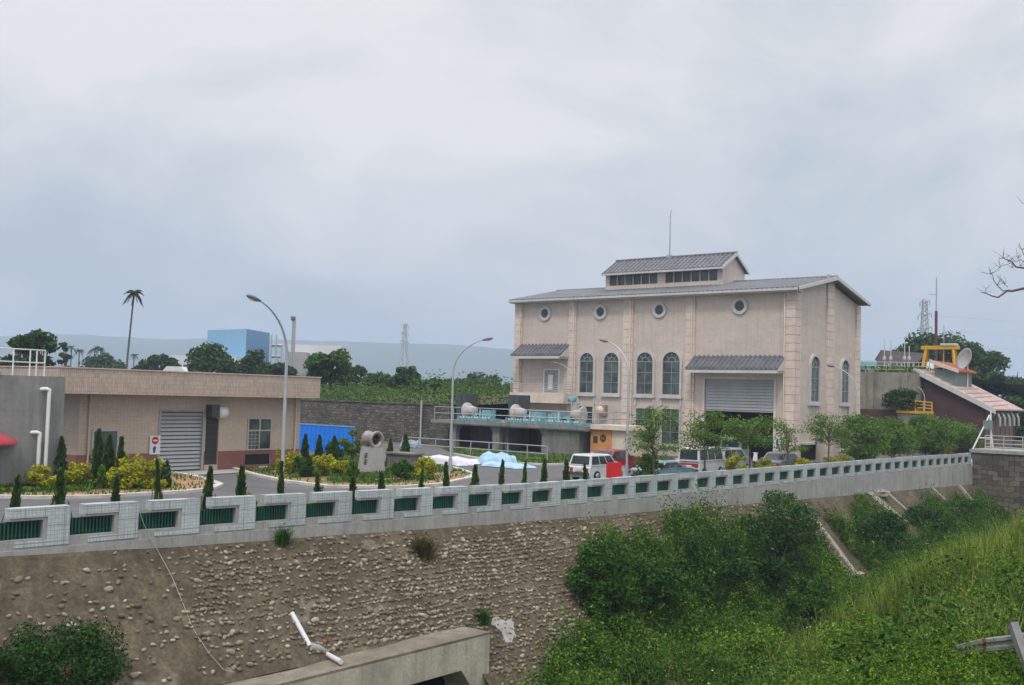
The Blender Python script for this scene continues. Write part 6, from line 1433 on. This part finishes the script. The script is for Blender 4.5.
mb = MB(); (V, F), _, _ = weeds(12000, g, reg_bank, .5, 1.25, .13, 38, None); mb.addnp(V, F)
tag(mb.build('bank_undergrowth', G_BUSH), kind='stuff')
mb = MB(); (V, F), _, _ = weeds(4200, g, reg_bank, .6, 1.7, .14, 34, None); mb.addnp(V, F)
tag(mb.build('pale_bank_weeds', G_WEED), kind='stuff')
def blades(P, h, w, g, bend=.45):
    n = len(P); a = g.uniform(0, 6.283, n); dr = np.stack([np.cos(a), np.sin(a), np.zeros(n)], 1); sd = np.stack([-np.sin(a), np.cos(a), np.zeros(n)], 1) * (w * .5)
    hh = h[:, None]; b = (g.uniform(.1, 1, (n, 1)) * bend) * hh; up = np.array([0, 0, 1.])
    p0, p1, p2 = P, P + up * hh * .55 + dr * b * .3, P + up * hh * (1 - .15 * bend) + dr * b
    V = np.stack([p0 - sd, p0 + sd, p1 + sd * .8, p1 - sd * .8, p2 + sd * .15, p2 - sd * .15], 1).reshape(-1, 3)
    i = np.arange(n)[:, None] * 6; return V, np.concatenate([i + np.array([[0, 1, 2, 3]]), i + np.array([[3, 2, 4, 5]])])
def grass_patch(n, g, ufn, vfn, hmin, hmax, w, tuft=9, spread=.16):
    u, v = ufn(n, g), vfn(n, g); k = clear(u, v); u, v = u[k], v[k]; P_ = np.stack([u, v, zbed(u, v) - .05], 1); P_ = P_[frame_mask(P_ + np.array([0, 0, .8]), 80)]
    h0 = g.uniform(hmin, hmax, len(P_)); k = np.repeat(np.arange(len(P_)), tuft); P2 = P_[k] + np.concatenate([g.normal(size=(len(k), 2)) * spread, np.zeros((len(k), 1))], 1)
    return blades(P2, h0[k] * g.uniform(.6, 1.1, len(k)), w, g)
def reg_clear(n, g):
    u = g.uniform(13, 20.5, n); v = g.uniform(2.0, 7.5, n); k = ~clear(u, v); return np.stack([u[k], v[k], zbed(u[k], v[k])], 1)
mb = MB(); (V, F), _, _ = weeds(2600, g, reg_clear, .36, .78, .06, 40, None); mb.addnp(V, F); tag(mb.build('low_weeds', G_WEED), kind='stuff')
mb = MB()
mb.addnp(*grass_patch(420, g, lambda n, g: g.uniform(55, 97, n), lambda n, g: g.uniform(10, 17, n), 1.5, 2.5, .04, 14, .22))
mb.addnp(*grass_patch(6800, g, lambda n, g: g.uniform(36, 97, n), lambda n, g: g.uniform(7.5, 16.5, n), .9, 2.0, .033, 11, .2))
mb.addnp(*grass_patch(1500, g, lambda n, g: g.uniform(22, 60, n), lambda n, g: g.uniform(4, 13, n), .6, 1.5, .022, 9))
mb.addnp(*grass_patch(900, g, lambda n, g: g.uniform(25, 60, n), lambda n, g: g.uniform(13, 21.4, n), .5, 1.2, .02, 8))
tag(mb.build('tall_grass', G_GRASS), kind='stuff')
mb = MB(); (u, v) = (g.uniform(20, 85, 1300), g.uniform(4.5, 21, 1300)); P_ = np.stack([u, v, zbed(u, v)], 1)
for q in P_[frame_mask(P_)]:
    a = g.uniform(0, 6.28); l_ = g.uniform(.8, 1.9); e = q + np.array([math.cos(a) * l_ * .3, math.sin(a) * l_ * .3, l_]); mb.tube([q, (q + e) / 2 + np.array([0, 0, .1]), e], [.012, .009, .004], 3, cap=False)
    if g.uniform() < .3:
        for _ in range(3): mb.tube([(q + e) / 2, (q + e) / 2 + np.array([g.normal() * .25, g.normal() * .25, .35])], .005, 3, cap=False)
tag(mb.build('dry_stalks', G_DRY), kind='stuff')
mb = MB(); (V, F), _, _ = weeds(900, g, lambda n, g: (lambda P_: P_[(np.sin(P_[:, 0] * .5 + P_[:, 1] * .9) + np.sin(P_[:, 0] * 1.1 - P_[:, 1] * .4)) > .6])(reg_bed(n, g)), .5, 1.2, .10, 16, None); mb.addnp(V, F)
tag(mb.build('withered_weeds', leafmat('withered_leaf', (.06, .045, .02), (.21, .15, .06))), kind='stuff')
mb = MB(); (V, F), _, _ = weeds(2600, g, lambda n, g: (lambda P_: P_[(np.sin(P_[:, 0] * .42 - P_[:, 1] * .7 + 2) + np.sin(P_[:, 0] * .23 + P_[:, 1] * 1.2)) > .35])(reg_bed(n, g)), .7, 1.6, .15, 34, None); mb.addnp(V, F)
tag(mb.build('dark_creepers', G_BUSHD), kind='stuff')
# white flower heads dotted through the weeds
sel = wp[g.integers(0, len(wp), 90)]; mb = MB()
for q in sel:
    c_ = q + np.array([0, 0, g.uniform(.7, 1.15)]); mb.addnp(IV * np.array([.035, .035, .025]) + c_, IF)
tag(mb.build('wild_flowers', surf('cream_petals', (.62, .60, .42), .7, .1)), kind='stuff')
# bushes at the foot of the bank, biggest first
def bank_bush(x, y, wpx, hpx, d, label, mat, seed, n, leaf, nl=18, name='bank_bush', lift=0.):
    b = at(x, y, d=d); r = wpx / 2 * d / FPX; h = hpx * d / FPX; zg = float(max(zbed(b[0], min(b[1], 21.5)), zbank(b[0]) - (FV - b[1]) if b[1] > 20 else -9))
    z = min(b[2], 9) if lift else zg
    return bush_at(name, label, 'bush', (b[0], b[1], z), (r, r * .85, (b[2] + h - z) / 1.8), n, leaf, mat, seed, nl, 'bushes in the channel')
bank_bush(600, 640, 84, 95, 41.5, 'dense rounded dark green bush at the foot of the cobble bank', G_BUSH, 301, 12000, .13, 26)
bank_bush(655, 625, 80, 70, 44, 'green bush right of the dense rounded bush on the cobble bank', G_BUSH, 302, 9000, .13, 22)
bank_bush(712, 610, 90, 75, 47.5, 'spreading green bush left of the feathery sapling', G_BUSHD, 303, 9500, .14, 24)
bank_bush(815, 625, 66, 48, 48, 'green bush below the narrow concrete rib', G_BUSH, 304, 7000, .14, 20)
bank_bush(872, 575, 85, 62, 66, 'dark bush right of the narrow concrete rib under the fence', G_BUSHD, 305, 8500, .17, 22)
bank_bush(925, 555, 70, 45, 75, 'dark bush on the far bank beneath the broken slab', G_BUSHD, 306, 6500, .19, 20); bank_bush(960, 535, 60, 35, 84, 'green bush in the far corner beside the block wall', G_BUSH, 307, 4500, .2, 16)
bank_bush(770, 580, 80, 60, 52.5, 'dark bush around the foot of the feathery sapling', G_BUSHD, 308, 8000, .14, 20); bank_bush(575, 690, 60, 45, 38.5, 'low bright bush at the foot of the cobbles near the culvert', G_WEED, 309, 4500, .11, 16)
bank_bush(745, 668, 120, 40, 40, 'broad bright green bush in the middle of the channel', G_WEED, 310, 9000, .12, 24); bank_bush(880, 655, 120, 42, 32, 'broad bright bush on the near bank left of the broken rail', G_WEED, 311, 10000, .10, 26)
t = tree('feathery_sapling', 'feathery sapling growing against the bank in front of the fence base', (*at(785, 575, d=54)[:2], -4.6), at(785, 486, d=54)[2] + 4.6, 2.0, leafmat('sapling_leaf', (.025, .06, .014), (.085, .17, .035)), 320, 6500, .15, .2, .06, 30, None, .65, False)
lb_ = on_bank(52, 668)
bush_at('bank_bush', 'big dark leafy bush at the lower left on the cobble embankment', 'bush', (lb_[0], lb_[1] - .25, lb_[2] - 1.1), (1.55, 1.25, 1.25), 16000, .085, G_BUSHD, 330, 30, 'bushes in the channel')
lb_ = on_bank(0, 690); bush_at('bank_bush', 'dark bush at the bottom left corner merging with the big leafy bush', 'bush', (lb_[0], lb_[1] - .3, lb_[2] - 1.0), (1.3, 1.2, 1.2), 9000, .085, G_BUSHD, 331, 22, 'bushes in the channel')
def tuft(name, label, p, rad, h, n, mat, seed, w=.02):
    g_ = np.random.default_rng(seed); P_ = np.array(p) + np.concatenate([g_.normal(size=(n, 2)) * rad * .35, np.zeros((n, 1))], 1); mb_ = MB(); mb_.addnp(*blades(P_ - np.array([0, 0, .1]), np.full(n, h) * g_.uniform(.5, 1.1, n), w, g_, 1.0)); t_ = thing(name, label, 'plant', p, 'small plants on the embankment'); mb_.build('leaves', mat, t_)
    P2, D2 = cloud(np.array(p) + np.array([0, 0, h * .5]), (rad, rad, h * .5), n, 8, g_); l_ = MB(); l_.addnp(*leaves(P2, .07, .35, .8, D2, g_)); l_.build('foliage', mat, t_)
p = on_bank(281, 541); tuft('bank_plant', 'green tufted plant growing below the fence near the left', p, .45, .65, 260, G_BUSH, 401)
p = on_bank(423, 556); tuft('bank_plant', 'brownish-green bushy plant high on the cobble embankment', p, .5, .95, 420, leafmat('olive_leaf', (.05, .06, .02), (.14, .13, .045)), 402)
p = on_bank(482, 622); tuft('bank_plant', 'small green tuft above the culvert ledge corner', p, .32, .6, 260, G_BUSH, 403)
p = on_bank(858, 500); tuft('bank_plant', 'small tuft growing at the wall foot beside the broken slab', p, .5, .7, 200, G_WEED, 404)
for q, (x, y) in enumerate([(505, 660), (520, 675), (538, 690)]):
    p = at(x, y, d=36.5 + q * .4); bush_at('bank_bush', ['green bush tucked against the culvert corner', 'second low bush right of the culvert corner', 'low bush at the bottom edge right of the culvert'][q], 'bush', (p[0], p[1], FLOOR), (.75, .7, .9), 3000, .10, G_BUSH, 340 + q, 14, 'bushes in the channel')
# lawn blades, terrace weeds, far woods
def in_poly(P, poly):
    x, y = P[:, 0], P[:, 1]; ins = np.zeros(len(P), bool); n = len(poly)
    for i in range(n):
        (x1, y1), (x2, y2) = poly[i][:2], poly[(i + 1) % n][:2]; c_ = ((y1 > y) != (y2 > y)) & (x < (x2 - x1) * (y - y1) / (y2 - y1 + 1e-12) + x1); ins ^= c_
    return ins
mb = MB()
for poly, n in ((lawnA, 30000), (lawnB, 30000), (lawnC, 14000)):
    A_ = np.array([q[:2] for q in poly]); lo, hi = A_.min(0), A_.max(0); P_ = np.concatenate([lo + (hi - lo) * g.uniform(0, 1, (n, 2)), np.full((n, 1), .05)], 1); P_ = P_[in_poly(P_, poly)]
    cen = A_.mean(0); edge = np.min(np.linalg.norm(P_[:, None, :2] - (A_[None, :8] if poly is not lawnC else A_[None] + 99), axis=2), 1); P_ = P_[(edge > 2.2) | (g.uniform(0, 1, len(P_)) < .12)]
    dn = np.sin(P_[:, 0] * 1.1 + P_[:, 1]) + np.sin(P_[:, 1] * 1.7 - P_[:, 0] * .6); P_ = P_[dn > -1.0]; mb.addnp(*blades(P_, g.uniform(.08, .24, len(P_)), .07, g, .8))
tag(mb.build('lawn_grass', G_LAWN), kind='stuff')
mb = MB(); n = 42000; u = 69 + 60 * g.uniform(0, 1, n) ** 1.6; v = g.uniform(61, 135, n); P_ = np.stack([u, v, zter(u, v)], 1); P_ = P_[frame_mask(P_, 20)]
P_[:, 2] += g.uniform(0, 1, len(P_)) ** 1.5 * (.25 + 2.4 * nf2(P_[:, 0] * .6, P_[:, 1] * .6) * nf(P_[:, 0] * .3, P_[:, 1] * .3) + .4); mb.addnp(*leaves(P_, .34, .45, .8, None, g)); tag(mb.build('terrace_weeds', G_TERR), kind='stuff')
mb = MB(); gq = np.random.default_rng(77)
for _ in range(150):
    x = gq.uniform(-30, 1060); d = gq.uniform(240, 560); c_ = at(x, 400, d=d); hgt = gq.uniform(5, 10.5); P_, D_2 = cloud((c_[0], c_[1], hgt * .5), (gq.uniform(4, 9), gq.uniform(4, 9), hgt * .55), 420, 8, gq, zmin=0); mb.addnp(*leaves(P_, 1.7, .6, .6, D_2, gq))
tag(mb.build('far_woods', G_TREED), kind='stuff')
mb = MB(); n = 3500; u = g.uniform(104.5, 122, n); v = g.uniform(33.4, 46, n); P_ = np.stack([u, v, np.full(n, 7.9) + g.uniform(0, .7, n)], 1); mb.addnp(*leaves(P_, .35, .5, .7, None, g)); tag(mb.build('upper_terrace_weeds', G_TERR), kind='stuff')

# broken guard rail on the near bank
gr = thing('broken_guard_rail', 'broken rusty-ended white guard rail lying in the weeds at lower right', 'guard rail', at(990, 645, d=20))
a = at(951, 654, d=18.8); b = at(1030, 637, d=18.0); dn = unit(b - a); upv = np.array([0, 0, 1.]); nv = unit(np.cross(dn, upv)); nv = nv if nv @ _fw < 0 else -nv
prof = [(.125, 0), (.105, .04), (.05, .045), (.025, .0), (-.025, .0), (-.05, .045), (-.105, .04), (-.125, 0)]
def rail_piece(m2, s0, s1, k=7):
    V = []
    for s in np.linspace(s0, s1, k):
        c_ = a + (b - a) * s + upv * .03 * math.sin(s * 5)
        V += [c_ + upv * h + nv * o for h, o in prof] + [c_ + upv * h + nv * (o - .012) for h, o in prof]
    n = len(prof); F = []
    for i in range(k - 1):
        for j in range(n - 1): F += [(i*2*n + j, i*2*n + j + 1, (i+1)*2*n + j + 1, (i+1)*2*n + j), (i*2*n + n + j + 1, i*2*n + n + j, (i+1)*2*n + n + j, (i+1)*2*n + n + j + 1)]
        F += [(i*2*n, (i+1)*2*n, (i+1)*2*n + n, i*2*n + n), (i*2*n + n - 1, i*2*n + 2*n - 1, (i+1)*2*n + 2*n - 1, (i+1)*2*n + n - 1)]
    m2.add(V, F)
m_ = MB(); rail_piece(m_, .05, .98, 10); m_.build('beam', M['railwhite'], gr); m_ = MB(); rail_piece(m_, 0, .048, 3); m_.build('beam_end', M['rust'], gr)
q = at(1018, 636, d=17.9); m_ = MB(); m_.tube([q + np.array([-.12, -.28, -.75]), q + np.array([.05, .10, .20])], .095, 4); m_.build('post', M['railwhite'], gr)
m_ = MB(); rail_piece(m_, .42, .455, 3); m_.V = [v + nv * .004 + upv * .001 for v in m_.V]; m_.build('rust_band', M['rust'], gr)

# ------------------------------------------------------------------ the air
m_ = MB(); m_.box(-4200, 4200, -4200, 4200, -9, 190); hzm = bpy.data.materials.new('haze'); hzm.use_nodes = True; ht = hzm.node_tree; ht.nodes.clear()
pv = ht.nodes.new('ShaderNodeVolumePrincipled'); pv.inputs['Color'].default_value = (.65, .765, .985, 1); pv.inputs['Density'].default_value = .00044; pv.inputs['Anisotropy'].default_value = .2
ho = ht.nodes.new('ShaderNodeOutputMaterial'); ht.links.new(pv.outputs[0], ho.inputs['Volume']); tag(m_.build('haze', hzm), kind='stuff')
